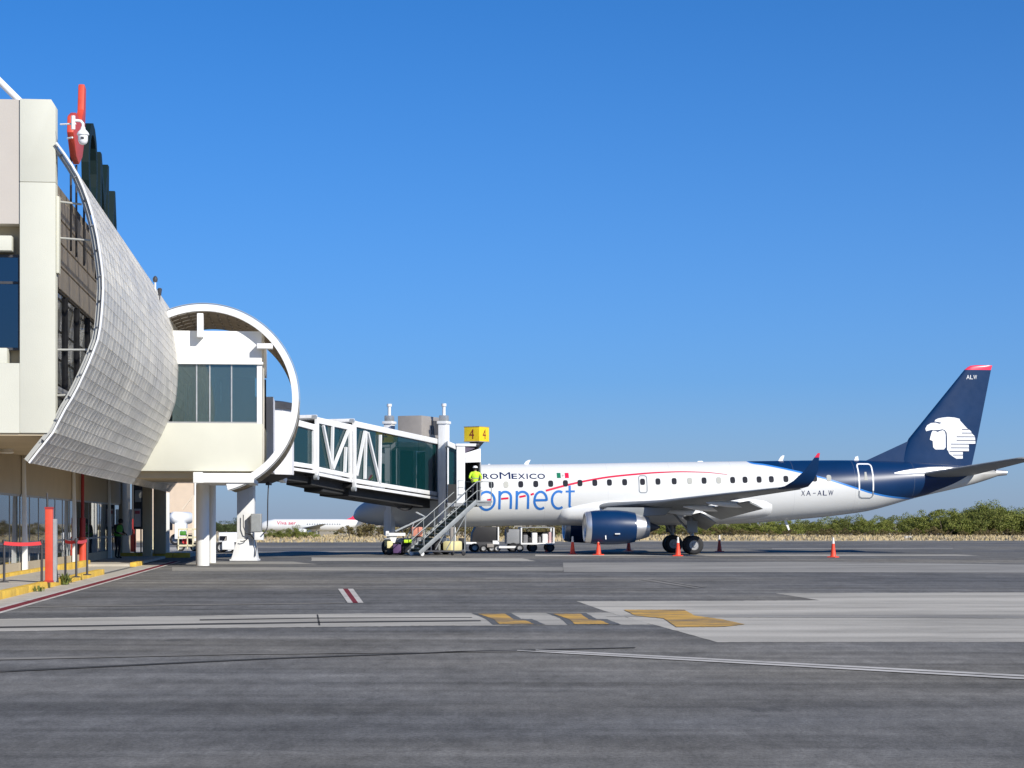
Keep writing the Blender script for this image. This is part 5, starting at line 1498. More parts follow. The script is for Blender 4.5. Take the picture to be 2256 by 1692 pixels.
    for dz in (-.38, .38):
        m = MB(); m.obox(sc_ + Vector((0,0,dz)), (s+.03, s+.03, .03), rz); m.build('sign_trim', 'unit_grey', sg_)
bridge()

# mobile service stairs against the cab
def stairs():
    p_b = WP(928, 1219, 99.3); p_t = WP(1051, 1104, 101.0)
    ax = Vector((p_t.x - p_b.x, p_t.y - p_b.y, 0)); run = ax.length; ax.normalize()
    wd = Vector((-ax.y, ax.x, 0))
    wdt = 1.15
    S = thing('service_stairs', 'grey metal service stairs up to the jet bridge cab door', 'stairs', (p_b.x, p_b.y, 0), math.atan2(ax.y, ax.x))
    z0, z1 = .22, p_t.z
    def P(t, w, z): 
        q = Vector((p_b.x, p_b.y, 0)) + ax*(run*t) + wd*w; return Vector((q.x, q.y, z))
    zz = lambda t: lerp(z0, z1, t)
    for w in (0, wdt):
        m = MB(); m.bar(P(-.03, w, zz(-.03)), P(1, w, zz(1)), .06, .22); m.build('stringer', 'stair_metal', S, bevel=.008)
        for h in (.52, 1.0):
            m = MB(); m.path([P(.02, w, zz(.02)+h*.55), P(.05, w, zz(.05)+h), P(.5, w, zz(.5)+h), P(1.0, w, zz(1)+h), P(1.10, w, zz(1)+h)], .024, 8); m.build('handrail', 'stair_metal', S, smooth=60)
        for k in range(6):
            t = .05 + .95*k/5
            m = MB(); m.tube(P(t, w, zz(t)), P(t, w, zz(t)+1.0), .02, n=8); m.build('post', 'stair_metal', S)
    n = 14
    for i in range(n):
        t = (i+.5)/n
        m = MB(); q = P(t, wdt/2, zz(t)+.05); m.obox(q, (run/n*.95, wdt-.06, .035), math.atan2(ax.y, ax.x)); m.build('step', 'stair_green', S)
        m = MB(); q = P(t, wdt/2, zz(t)-.03); m.obox(q + ax*(run/n*.45), (.012, wdt-.06, .13), math.atan2(ax.y, ax.x)); m.build('riser', 'stair_green', S)
    m = MB(); q = P(1.0, wdt/2, z1-.02) + ax*.42; m.obox(q, (.9, wdt+.1, .10), math.atan2(ax.y, ax.x)); m.build('landing', 'stair_metal', S, bevel=.008)
    m = MB(); m.obox(q + Vector((0,0,-.14)), (.84, wdt, .16), math.atan2(ax.y, ax.x)); m.build('landing_frame', 'stair_metal', S)
    for w in (0, wdt):
        m = MB(); e = P(1.0, w, 0) + ax*.84; m.tube((e.x, e.y, z1), (e.x, e.y, z1+1.0), .022, n=8); m.build('post', 'stair_metal', S)
    m = MB(); e0 = P(1.0, 0, z1+.98) + ax*.84; e1 = P(1.0, wdt, z1+.98) + ax*.84; m.tube(P(1.0, 0, z1+.98), e0, .022, n=8); m.build('handrail', 'stair_metal', S)
    # legs down to the ground and wheels
    for w in (0.02, wdt-.02):
        m = MB(); m.bar(P(.78, w, .16), P(.80, w, zz(.8)-.05), .06); m.bar(P(.80, w, zz(.8)-.2), P(.45, w, .3), .04); m.build('leg', 'stair_metal', S)
        m = MB(); m.bar(P(0, w, .24), P(.78, w, .22), .05, .07); m.build('base_rail', 'dark_steel', S)
        for t in (.02, .76):
            m = MB(); m.lathe([(-.035,0),(-.035,.09),(-.02,.11),(.02,.11),(.035,.09),(.035,0)], P(t, w, .11), wd, 18); m.build('wheel', 'white_paint' if t < .1 else 'black_rubber', S, smooth=40)
    return p_t, ax, wd, z1
STP, STA, STW, STZ = stairs()
# ------------------------------------------------------------------ small things
mat('cone_orange', (0.92, 0.075, 0.03), 0.5, var=0.06, scale=5)
mat('cone_white', (0.85, 0.80, 0.74), 0.5, var=0.05)
mat('hi_vis', (0.55, 0.85, 0.03), 0.7, var=0.1, scale=8)
mat('green_vest', (0.06, 0.26, 0.03), 0.8, var=0.15, scale=8)
mat('dark_cloth', (0.012, 0.014, 0.022), 0.85, var=0.2, scale=8)
mat('skin', (0.36, 0.20, 0.13), 0.55, var=0.06, scale=6)
mat('hair', (0.012, 0.009, 0.008), 0.7, var=0.2)
mat('cream_paint', (0.74, 0.68, 0.48), 0.5, var=0.06)
mat('bag_black', (0.015, 0.015, 0.018), 0.6, var=0.2)
mat('bag_grey', (0.20, 0.20, 0.21), 0.7, var=0.1)
mat('bag_salmon', (0.62, 0.24, 0.17), 0.7, var=0.12, scale=5)
mat('bag_pink', (0.62, 0.42, 0.42), 0.7, var=0.1)
mat('bag_white', (0.78, 0.78, 0.76), 0.6, var=0.05)
mat('bag_purple', (0.10, 0.05, 0.14), 0.7, var=0.15)
mat('tarp_grey', (0.26, 0.27, 0.285), 0.75, var=0.1, scale=2, bump=0.4, bscale=6)
mat('poster', (0.80, 0.70, 0.68), 0.5, var=0.05)
mat('poster_red', (0.60, 0.12, 0.14), 0.5, var=0.1)
mat('peach_wall', (0.62, 0.50, 0.38), 0.8, var=0.05)

# --- traffic cones
def cone_proto():
    c = thing('traffic_cone', 'cone', 'traffic cone', (0,0,0), 0, 'orange cones set out round the airliner')
    m = MB(); m.loft([[Vector((x*k, y*k, z)) for x, y in circle_pts(1, 4, a0=math.pi/4)] for k, z in ((.30,0),(.30,.03),(.27,.045))]); m.build('base', 'cone_orange', c)
    m = MB(); m.lathe([(.045,.150),(.10,.135),(.52,.080),(.66,.070)], (0,0,0), (0,0,1), 24); m.build('body', 'cone_orange', c, smooth=40)
    m = MB(); m.lathe([(.66,.071),(.78,.056)], (0,0,0), (0,0,1), 24); m.build('collar', 'cone_white', c, smooth=40)
    m = MB(); m.lathe([(.78,.052),(.82,.046),(.86,.056),(.90,.045),(.95,.040),(.955,0)], (0,0,0), (0,0,1), 20); m.build('tip', 'cone_white', c, smooth=50)
    return c
cone0 = cone_proto()
cones = [(1261.4,1222,'orange cone left of the near engine inlet, beside its shadow'), (1318.4,1223,'orange cone standing in front of the navy engine nacelle'),
         (1208,1215.5,'orange cone in shade under the belly beside the open baggage cart'), (1385,1214.5,'orange cone in shade beneath the rear of the engine'),
         (1493.6,1225,'orange cone in front of the main landing gear wheels'), (1585,1215.5,'orange cone standing clear behind the main landing gear'),
         (1835.6,1228,'orange cone under the tail, rightmost of all the cones')]
for i, (x, y, lab) in enumerate(cones):
    o = cone0 if i == 0 else copy_tree(cone0)
    o.location = G(x, y); o.rotation_euler = (0, 0, R(11 + 37*i)); o['label'] = lab

# --- people -----------------------------------------------------------------
def person(name, label, loc, rz, J, vest, legs_m, top_m, helmet=None, scale=1.0):
    p = thing(name, label, 'person', loc, rz)
    # skeleton: name -> (pos, radius)
    V = []; E = []; idx = {}
    def add(k, pos, r, parent=None):
        idx[k] = len(V); V.append((Vector(pos)*scale, r*scale))
        if parent is not None: E.append((idx[parent], idx[k]))
    add('pelvis', J['pelvis'], .135)
    add('waist', J['waist'], .125, 'pelvis'); add('chest', J['chest'], .150, 'waist'); add('neck0', J['neck0'], .075, 'chest')
    add('neck', J['neck'], .055, 'neck0'); add('chin', J['chin'], .075, 'neck'); add('head', J['head'], .098, 'chin'); add('crown', J['crown'], .07, 'head')
    for s, n in ((-1, 'r'), (1, 'l')):
        add('sho'+n, J['sho'+n], .072, 'chest'); add('elb'+n, J['elb'+n], .048, 'sho'+n); add('wri'+n, J['wri'+n], .032, 'elb'+n)
        w = Vector(J['wri'+n]); e = Vector(J['elb'+n]); d = (w-e).normalized()
        sd = d.cross(Vector((0,1,0.2))).normalized(); 
        add('palm'+n, w + d*.07, .030, 'wri'+n)
        for k, (o, l) in enumerate(((-.03,.075),(-.01,.088),(.01,.084),(.03,.066))):
            add('f%d%s' % (k, n), w + d*(.10 + l*.5) + sd*o*1.1, .0095, 'palm'+n)
            add('g%d%s' % (k, n), w + d*(.10 + l) + sd*o*1.2 + Vector((0,.012,-.01)), .008, 'f%d%s' % (k, n))
        add('t0'+n, w + d*.075 + sd*.048*s, .011, 'palm'+n); add('t1'+n, w + d*.115 + sd*.062*s, .009, 't0'+n)
        add('hip'+n, J['hip'+n], .092, 'pelvis'); add('kne'+n, J['kne'+n], .060, 'hip'+n); add('ank'+n, J['ank'+n], .043, 'kne'+n)
        a = Vector(J['ank'+n]); f = Vector(J.get('fwd', (0,-1,0)))
        add('toe'+n, a + f*.17 + Vector((0,0,-.055)), .036, 'ank'+n)
    me = bpy.data.meshes.new('body'); me.from_pydata([tuple(v[0]) for v in V], E, [])
    o = bpy.data.objects.new('body', me); COL.objects.link(o)
    sm = o.modifiers.new('s', 'SKIN'); sm.use_smooth_shade = True
    o.modifiers.new('ss', 'SUBSURF').levels = 1
    for i, (pos, r) in enumerate(V):
        sv = me.skin_vertices[0].data[i]; sv.radius = (r, r); sv.use_root = (i == 0)
    dg = bpy.context.evaluated_depsgraph_get(); dg.update()
    m2 = bpy.data.meshes.new_from_object(o.evaluated_get(dg)); bpy.data.objects.remove(o)
    for k in (legs_m, top_m, 'skin', 'black_rubber'): m2.materials.append(MATS[k])
    hz, nz, az = J['pelvis'][2]*scale, (J['neck'][2]-.03)*scale, .10*scale
    wr = [Vector(J['wri'+n])*scale for n in 'rl']
    for f in m2.polygons:
        c = f.center
        k = 1
        if c.z < az + min(J['ankr'][2], J['ankl'][2])*scale - .02: k = 3
        elif c.z < hz + .02 and min((c - w).length for w in wr) > .14: k = 0
        elif c.z > nz: k = 2
        if min((c - w).length for w in wr) < .15 and k != 2 and any((c - Vector(J['elb'+n])*scale).length > .2 and (c - w).length < .15 for n, w in zip('rl', wr)): k = 2
        f.material_index = k; f.use_smooth = True
    body = bpy.data.objects.new('body', m2); COL.objects.link(body); body.parent = p
    # nose, ears, hair
    h = Vector(J['head'])*scale; fw = Vector(J.get('fwd', (0,-1,0)))
    up = (Vector(J['crown']) - Vector(J['chin'])).normalized()
    def loc_mb(): return MB(lambda q: ROOTM[p.name] @ Vector(q))
    m = loc_mb(); m.lathe([(-.10,.085),(-.02,.108),(.04,.104),(.085,.075),(.112,.0)], h - fw*.012, up, 16); hair = m.build('hair', 'hair', body, smooth=60)
    if helmet:
        m = loc_mb(); m.lathe([(.0,.135),(.01,.125),(.05,.122),(.10,.09),(.125,.0)], h, up, 18); m.build('helmet', helmet, body, smooth=50)
    # vest: a shell round the torso
    def ring(a, b, rx, ry, n=20):
        c = Vector(a)*scale; d = (Vector(b)-Vector(a)).normalized()
        sx = Vector((1,0,0)); sy = d.cross(sx).normalized(); sx = sy.cross(d).normalized()
        return [c + sx*rx*math.cos(2*math.pi*i/n) + sy*ry*math.sin(2*math.pi*i/n) for i in range(n)]
    pe, wa, ch, nk = (Vector(J[k]) for k in ('pelvis','waist','chest','neck0'))
    m = loc_mb(); m.loft([ring(lerp(pe,wa,.25), wa, .185,.160), ring(wa, ch, .180,.158), ring(lerp(wa,ch,.6), ch, .205,.168), ring(ch, nk, .212,.170), ring(lerp(ch,nk,.55), nk+Vector((0,0,.05)), .175,.135), ring(lerp(ch,nk,.95), nk+Vector((0,0,.1)), .10,.09)], False, False)
    vs = m.build('vest', vest, body, smooth=60)
    m = loc_mb(); m.loft([ring(lerp(wa,ch,.15), ch, .186,.164), ring(lerp(wa,ch,.35), ch, .196,.168)], False, False); m.build('reflective_band', 'galvanised', vs, smooth=60)
    return p

# worker on the stair landing, back to the plane, arms bent on the rail
lp = Vector((STP.x, STP.y, 0)) + STA*.18 + STW*.55
person('person', 'worker in a bright yellow-green vest at the top of the service stairs', (lp.x, lp.y, STZ+.035), R(15),
       dict(pelvis=(0,0,.93), waist=(.01,-.02,1.10), chest=(.02,-.06,1.32), neck0=(.02,-.07,1.47), neck=(.02,-.075,1.52), chin=(.02,-.09,1.58), head=(.02,-.085,1.65), crown=(.02,-.075,1.72),
            shor=(-.19,-.05,1.41), elbr=(-.30,-.12,1.16), wrir=(-.22,-.34,1.06), shol=(.23,-.05,1.41), elbl=(.34,-.14,1.18), wril=(.24,-.34,1.07),
            hipr=(-.10,0,.88), kner=(-.11,-.04,.48), ankr=(-.11,.02,.09), hipl=(.10,0,.88), knel=(.12,.0,.48), ankl=(.13,.06,.09)), 'hi_vis', 'dark_cloth', 'hi_vis', 'white_paint')
# guard by the glass wall, head bent
gp = TW((UV(259, 88), 88, 0.10))
person('person', 'guard in dark clothes and green vest, head bent, by the terminal glass', gp, R(60),
       dict(pelvis=(0,0,.94), waist=(0,-.01,1.10), chest=(0,-.06,1.33), neck0=(0,-.10,1.47), neck=(0,-.13,1.52), chin=(0,-.19,1.55), head=(0,-.19,1.63), crown=(0,-.17,1.70),
            shor=(-.20,-.05,1.42), elbr=(-.25,-.10,1.14), wrir=(-.15,-.32,1.08), shol=(.20,-.05,1.42), elbl=(.25,-.10,1.14), wril=(.14,-.33,1.08),
            hipr=(-.09,0,.89), kner=(-.10,-.03,.49), ankr=(-.10,.02,.09), hipl=(.09,0,.89), knel=(.10,-.02,.49), ankl=(.10,.03,.09)), 'green_vest', 'dark_cloth', 'dark_cloth')

# --- barrier posts and tape, bollards, pipes along the walkway -------------------
def at_walk(px, py, z=.15): return G(px, py, z)
posts = [(9,1283,'leftmost black barrier post at the photo edge'), (92,1283,'black barrier post just left of the red bollard'), (144,1271,'black barrier post right of the leaning strut'),
         (168,1272,'black barrier post in the middle of the right-hand tape'), (192,1267,'black barrier post at the right end of the tape')]
PP = []
for i, (x, y, lab) in enumerate(posts):
    b = at_walk(x, y); PP.append(b)
    t = thing('barrier_post', lab, 'post', b, PHI, 'black barrier posts with red tape')
    m = MB(); m.tube(b, b + Vector((0,0,1.0)), .032, n=14); m.build('shaft', 'dark_steel', t, smooth=40)
    m = MB(); m.lathe([(.98,.034),(.985,.048),(1.06,.048),(1.08,.03),(1.08,0)], b, (0,0,1), 14); m.build('head', 'dark_steel', t, smooth=40)
    m = MB(); m.lathe([(.0,.12),(.02,.12),(.035,.05)], b, (0,0,1), 18, True); m.build('foot', 'dark_steel', t, smooth=40)
def tape(i, j, lab, z=.99, sag=.03):
    a, b = PP[i] + Vector((0,-.04,z)), PP[j] + Vector((0,-.04,z))
    m = MB()
    n = 12; pts = [a.lerp(b, k/n) - Vector((0,0,sag*4*(k/n)*(1-k/n))) for k in range(n+1)]
    for k in range(n):
        p, q = pts[k], pts[k+1]; d = Vector((0,0,.045)); w = Vector((0,.004,0))
        m.hexa([p-d-w, q-d-w, q-d+w, p-d+w], [p+d-w, q+d-w, q+d+w, p+d+w])
    tag(m.build('barrier_tape', 'tape_red'), lab, 'tape', 'red tapes between the barrier posts')
tape(0, 1, 'red tape stretched left of the red bollard'); tape(2, 3, 'red tape right of the bollard, left of two spans'); tape(3, 4, 'short red tape at the right end of the posts')
# stout red bollard with a lamp cable on top
b = at_walk(108.5, 1283)
t = thing('bollard', 'tall stout red bollard on the yellow kerb', 'bollard', b, PHI)
m = MB(TW)
u0, v0_ = b.x*CP + b.y*SP, -b.x*SP + b.y*CP
m.box(u0-.095, u0+.095, v0_-.095, v0_+.095, .15, 2.02); sh = m.build('shaft', 'red_paint', t, bevel=.02)
MB(TW).box(u0-.12, u0+.12, v0_-.12, v0_+.12, .15, .20).build('foot', 'dark_red_paint', t)
MB(TW).box(u0-.105, u0+.105, v0_-.105, v0_+.105, 2.0, 2.05).build('cap', 'dark_red_paint', t)
MB(TW).tube((u0-.04, v0_, 2.05), (u0-.05, v0_, 2.40), .025, n=8).build('conduit', 'dark_steel', t)
MB(TW).box(u0+.10, u0+.19, v0_-.05, v0_+.12, .16, 1.75).build('side_plate', 'galvanised', t)
p0, p1 = at_walk(127, 1283), at_walk(118, 1283)
m = MB(); m.bar(p0, p1 + Vector((-.05, .1, 1.05)), .07, .05); tag(m.build('strut', 'dark_steel'), 'dark strut leaning against the red bollard', 'strut')
# downpipes with a red guard, its upper part painted dark for shade
for px, py, lab in ((182, 1240, 'dark red downpipe with red guard rising to the curved facade'), (293, 1220, 'black downpipe with red guard beside the poster board')):
    b = at_walk(px, py, .1)
    t = thing('downpipe', lab, 'pipe', b, PHI, 'downpipes along the walkway')
    m = MB(); m.tube(b, (b.x, b.y, 3.75), .065, n=14); m.build('pipe', 'dark_red_paint' if px < 200 else 'dark_steel', t, smooth=40)
    m = MB(); m.tube(b, b + Vector((0,0,1.0)), .15, n=16); m.build('guard', 'red_paint', t, smooth=40)
    m = MB(); m.tube(b + Vector((0,0,1.0)), b + Vector((0,0,1.75)), .11, n=16); m.build('shaded_guard', 'dark_red_paint', t, smooth=40)
b = G(324, 1217, .2)
t = thing('bollard', 'short orange-red bollard beyond the shaded walkway', 'bollard', b, 0)
m = MB(); m.tube(b, b + Vector((0,0,.72)), .11, n=16); m.build('shaft', 'red_paint', t, smooth=40)
m = MB(); m.lathe([(.72,.11),(.78,.08),(.80,0)], b, (0,0,1), 16); m.build('cap', 'red_paint', t, smooth=40)
# poster board
b = TW((UV(303, 97.2), 97.2, .2))
t = thing('poster_board', 'black framed poster board by the pier under the terminal', 'sign', b, PHI)
def prect(px0, px1, py0, py1, v, v2, name, mm, par):
    a = TL(px0, py1, v); c = TL(px1, py0, v)
    return MB(TW).box(a[0], c[0], v, v2, a[1], c[1]).build(name, mm, par)
fr_ = prect(294, 314, 1068, 1166, 97.2, 97.3, 'board', 'dark_steel', t)
prect(297, 311, 1080, 1106, 97.17, 97.199, 'panel', 'blind', fr_)
prect(295.5, 310, 1121, 1160, 97.17, 97.199, 'poster', 'poster', fr_)
prect(297, 308, 1125, 1132, 97.15, 97.169, 'poster_heading', 'poster_red', fr_)
prect(283, 290.5, 1122, 1179, 97.17, 97.25, 'side_panel', 'white_paint', t)
prect(296, 299, 1166, 1218, 97.22, 97.28, 'leg', 'dark_steel', t); prect(309, 312, 1166, 1218, 97.22, 97.28, 'leg', 'dark_steel', t)

# weeds in the kerb joint
def weed(px, py, lab, n, h, seed):
    rnd = random.Random(seed); b = at_walk(px, py, .01)
    m = MB()
    for i in range(n):
        a = rnd.uniform(0, 6.28); l = h*rnd.uniform(.5, 1.1); sp = rnd.uniform(.1, .9)
        p = b + Vector((rnd.gauss(0,.06), rnd.gauss(0,.06), 0)); q = p + Vector((math.cos(a)*l*sp, math.sin(a)*l*sp, l*(1.1-sp*.6)))
        s = Vector((-math.sin(a), math.cos(a), 0))*.014; md = p.lerp(q, .55) + Vector((0,0,.05))
        m.add([p-s*.6, p+s*.6, md+s*1.4, md-s*1.4, q], [(0,1,2,3),(3,2,4)])
    t = thing('weed', lab, 'plant', b); 
    m.build('leaves', 'weed_leaf', t, fix=False)
mat('weed_leaf', (0.13, 0.16, 0.035), 0.7, var=0.3, scale=6)
weed(142, 1288, 'green weed tuft growing at the kerb beside the red bollard', 90, .34, 3)
weed(84, 1303, 'small dry weed at the foot of the yellow kerb', 30, .14, 5)

# --- ground equipment under the belly -----------------------------------------
def wheel(par, c, ax, r=.22, w=.09, hubm='galvanised', fr=ID):
    m = MB(fr); m.lathe([(-w*.8,r*.55),(-w,r*.85),(-w*.6,r),(w*.6,r),(w,r*.85),(w*.8,r*.55)], c, ax, 24); o = m.build('wheel', 'black_rubber', par, smooth=50)
    m = MB(fr); m.lathe([(-w*.85,0),(-w*.7,r*.4),(-w*.85,r*.57),(w*.85,r*.57),(w*.7,r*.4),(w*.85,0)], c, ax, 18); m.build('hub', hubm, o, smooth=40)

def bagbox(px0, px1, py0, py1, v, dep, mm, lab, grp='bags on the open baggage cart', name='suitcase'):
    a = TL(px0, py1, v); c = TL(px1, py0, v)
    t = thing(name, lab, 'suitcase', TW(((a[0]+c[0])/2, v+dep/2, a[1])), PHI, grp)
    MB(TW).box(a[0], c[0], v, v+dep, a[1], c[1]).build('shell', mm, t, bevel=min(.06, (c[1]-a[1])*.2))
    mx = (a[0]+c[0])/2
    MB(TW).path([(mx-.09, v+dep/2, c[1]-.02), (mx-.09, v+dep/2, c[1]+.05), (mx+.09, v+dep/2, c[1]+.05), (mx+.09, v+dep/2, c[1]-.02)], .014, 6).build('handle', 'dark_steel', t)

def gse():
    v = 113.2
    def u(px): return UV(px, v)
    def z(py): return H + (HY - py)/F*(v*CP + u(1130)*SP)
    # open cart with luggage
    t = thing('baggage_cart', 'open white-framed baggage cart loaded with bags under the belly', 'cart', TW((u(1185), v, 0)), PHI)
    zf = z(1196)
    MB(TW).box(u(1147.5), u(1222), v, v+1.5, zf-.10, zf).build('deck', 'white_paint', t, bevel=.01)
    for x in (1148.5, 1220):
        for vv in (v+.05, v+1.45):
            MB(TW).tube((u(x), vv, zf), (u(x), vv, z(1163)), .05, n=10).build('post', 'white_paint', t)
    MB(TW).box(u(1148), u(1221), v+.02, v+1.5, z(1163), z(1162)+.03).build('canopy', 'tarp_grey', t)
    MB(TW).box(u(1150), u(1219), v+1.46, v+1.49, zf, z(1172)).build('back_panel', 'bag_black', t)
    for x in (1175, 1213):
        for vv in (v+.1, v+1.4): wheel(t, (u(x), vv, .24), (0,1,0), .24, .08, 'dark_steel', TW)
    MB(TW).bar((u(1147.5), v+.75, .42), (u(1136), v+.75, .35), .06).build('tow_bar', 'grey_steel', t)
    for a in ((1153,1163,1178,1196,'bag_grey','grey bag at the left end of the open cart'), (1163,1172,1184,1196,'bag_black','black bag between grey and white bags on the cart'), (1172,1184,1173.5,1196,'bag_white','tall white suitcase in the open baggage cart'), (1187,1192,1182,1196,'bag_grey','slim grey bag in the middle of the open cart'),
              (1195,1207,1176,1196,'bag_white','broad white bag right of centre on the open cart'), (1209,1217.5,1172,1196,'bag_pink','pale pink suitcase at the right end of the open cart')):
        bagbox(a[0], a[1], a[2], a[3], v+.15, .5, a[4], a[5])
    # closed tarpaulin cart
    t = thing('baggage_cart', 'grey tarpaulin-covered baggage cart left of the open cart', 'cart', TW((u(1130), v, 0)), PHI)
    MB(TW).box(u(1117), u(1146), v+.1, v+1.5, zf-.05, z(1166)).build('cover', 'tarp_grey', t, bevel=.05)
    MB(TW).box(u(1115), u(1121), v+.05, v+.1, z(1172), z(1161)).build('flap', 'bag_black', t)
    MB(TW).box(u(1099), u(1146), v+.0, v+1.5, zf-.30, zf-.18).build('deck', 'white_paint', t)
    for x in (1131,):
        for vv in (v+.1, v+1.4): wheel(t, (u(x), vv, .26), (0,1,0), .26, .09, 'dark_steel', TW)
    wheel(t, (u(1145), v-.05, .22), (0,1,0), .22, .07, 'grey_steel', TW)
    # dark container loader
    t = thing('cargo_loader', 'black cargo container on a low loader under the forward belly', 'loader', TW((u(1070), v, 0)), PHI)
    MB(TW).prism([(u(1040), z(1194)), (u(1097), z(1194)), (u(1098), z(1161)), (u(1049), z(1161)), (u(1042), z(1174))], lambda a, b, d: Vector((a, d, b)), v+.2, v+1.6).build('container', 'bag_black', t, bevel=.03)
    MB(TW).box(u(1097), u(1100), v+.1, v+.25, z(1194), z(1161)).build('post', 'white_paint', t)
    MB(TW).box(u(1086), u(1100), v+.1, v+1.4, z(1199), z(1191)).build('deck_end', 'white_paint', t)
    MB(TW).box(u(1043), u(1096), v+.15, v+1.5, z(1206), z(1195)).build('chassis', 'dark_steel', t, bevel=.02)
    MB(TW).box(u(1073), u(1088), v+.05, v+.3, z(1206), z(1198)).build('step_box', 'unit_grey', t, bevel=.02)
    for x in (1050, 1066, 1084, 1096):
        for vv in (v+.2, v+1.4): wheel(t, (u(x), vv, .20), (0,1,0), .20, .08, 'grey_steel', TW)
    # tow tractor
    t = thing('baggage_tractor', 'small dark baggage tractor with a grey hub beside the stairs', 'tractor', TW((u(1010), v-1, 0)), PHI)
    vt = v - 0.7
    def u2(px): return UV(px, vt)
    MB(TW).box(u2(1003), u2(1050), vt+.1, vt+1.2, .42, .56).build('deck', 'white_paint', t, bevel=.02)
    MB(TW).box(u2(1013), u2(1027), vt-.0, vt+1.2, .15, .78).build('engine_box', 'bag_black', t, bevel=.04)
    MB(TW).box(u2(993), u2(1002), vt+.3, vt+.7, .3, 1.42).build('mast', 'unit_grey', t, bevel=.03)
    MB(TW).tube((u2(1003.5), vt+.2, .5), (u2(1003.5), vt+.2, 1.4), .03, n=8).build('post', 'white_paint', t)
    MB(TW).path([(u2(1026), vt+.5, .7), (u2(1034), vt+.5, 1.05), (u2(1039), vt+.5, 1.12), (u2(1036), vt+.5, .95), (u2(1031), vt+.5, .75)], .02, 6).build('hose', 'dark_steel', t)
    for x in (1007, 1046):
        for vv in (vt+.05, vt+1.2): wheel(t, (u2(x), vv, .25), (0,1,0), .25, .10, 'galvanised', TW)
    # conveyor and bags behind the stairs
    vc = 102.6
    def u3(px): return UV(px, vc)
    def z3(py): return H + (HY - py)/F*(vc*CP + u3(900)*SP)
    t = thing('belt_loader', 'grey belt loader with raised rail behind the service stairs', 'loader', TW((u3(905), vc, 0)), PHI)
    for dv in (0, .8):
        MB(TW).bar((u3(872), vc+dv, z3(1170)), (u3(938), vc+dv, z3(1139)), .05, .07).build('rail', 'galvanised', t)
        MB(TW).bar((u3(938), vc+dv, z3(1139)), (u3(918), vc+dv, z3(1128)), .05, .06).build('rail', 'galvanised', t)
        MB(TW).bar((u3(886), vc+dv, z3(1166)), (u3(894), vc+dv, .3), .05).build('leg', 'dark_steel', t)
        MB(TW).bar((u3(912), vc+dv, z3(1152)), (u3(888), vc+dv, .35), .04).build('leg', 'galvanised', t)
    MB(TW).hexa([(u3(872),vc+.05,z3(1176)),(u3(936),vc+.05,z3(1146)),(u3(936),vc+.75,z3(1146)),(u3(872),vc+.75,z3(1176))], [(u3(872),vc+.05,z3(1172)),(u3(936),vc+.05,z3(1142)),(u3(936),vc+.75,z3(1142)),(u3(872),vc+.75,z3(1172))]).build('belt', 'black_rubber', t)
    MB(TW).box(u3(850), u3(893), vc-.1, vc+1.0, z3(1181), z3(1174)).build('frame', 'white_paint', t, bevel=.02)
    MB(TW).box(u3(850), u3(857), vc-.1, vc+.2, z3(1181), z3(1170)).build('frame_end', 'white_paint', t)
    MB(TW).prism([(u3(858), z3(1181)), (u3(875), z3(1181)), (u3(870), z3(1196)), (u3(863), z3(1196))], lambda a, b, d: Vector((a, d, b)), vc, vc+.3).build('bracket', 'white_paint', t)
    for x in (858, 884):
        for vv in (vc, vc+.9): wheel(t, (u3(x), vv, .26), (0,1,0), .26, .09, 'dark_steel', TW)
    MB(TW).box(u3(852), u3(865), vc-.25, vc+.0, .35, .72).build('cover', 'pale_yellow', t, bevel=.05)
    bagbox(907, 931, 1161, 1182, vc-.55, .5, 'bag_salmon', 'salmon-pink bag piled behind the service stairs', 'bags beside the belt loader')
    bagbox(866, 884, 1199, 1219, vc-.7, .45, 'bag_purple', 'dark purple bag on the ground left of the stairs', 'bags beside the belt loader')
    bagbox(886, 905, 1192, 1218, vc-.6, .4, 'bag_black', 'black bag on the ground between purple bag and stairs', 'bags beside the belt loader')
    bagbox(928, 936, 1166, 1184, vc-.5, .4, 'cream_paint', 'small cream bag beside the salmon bag', 'bags beside the belt loader')
    bagbox(890, 908, 1189, 1196, vc-.9, .3, 'hi_vis', 'bright yellow-green bag left of the stair foot', 'bags beside the belt loader')
    bagbox(905, 930, 1182, 1202, vc-.45, .45, 'bag_grey', 'grey bag under the salmon bag', 'bags beside the belt loader')
gse()

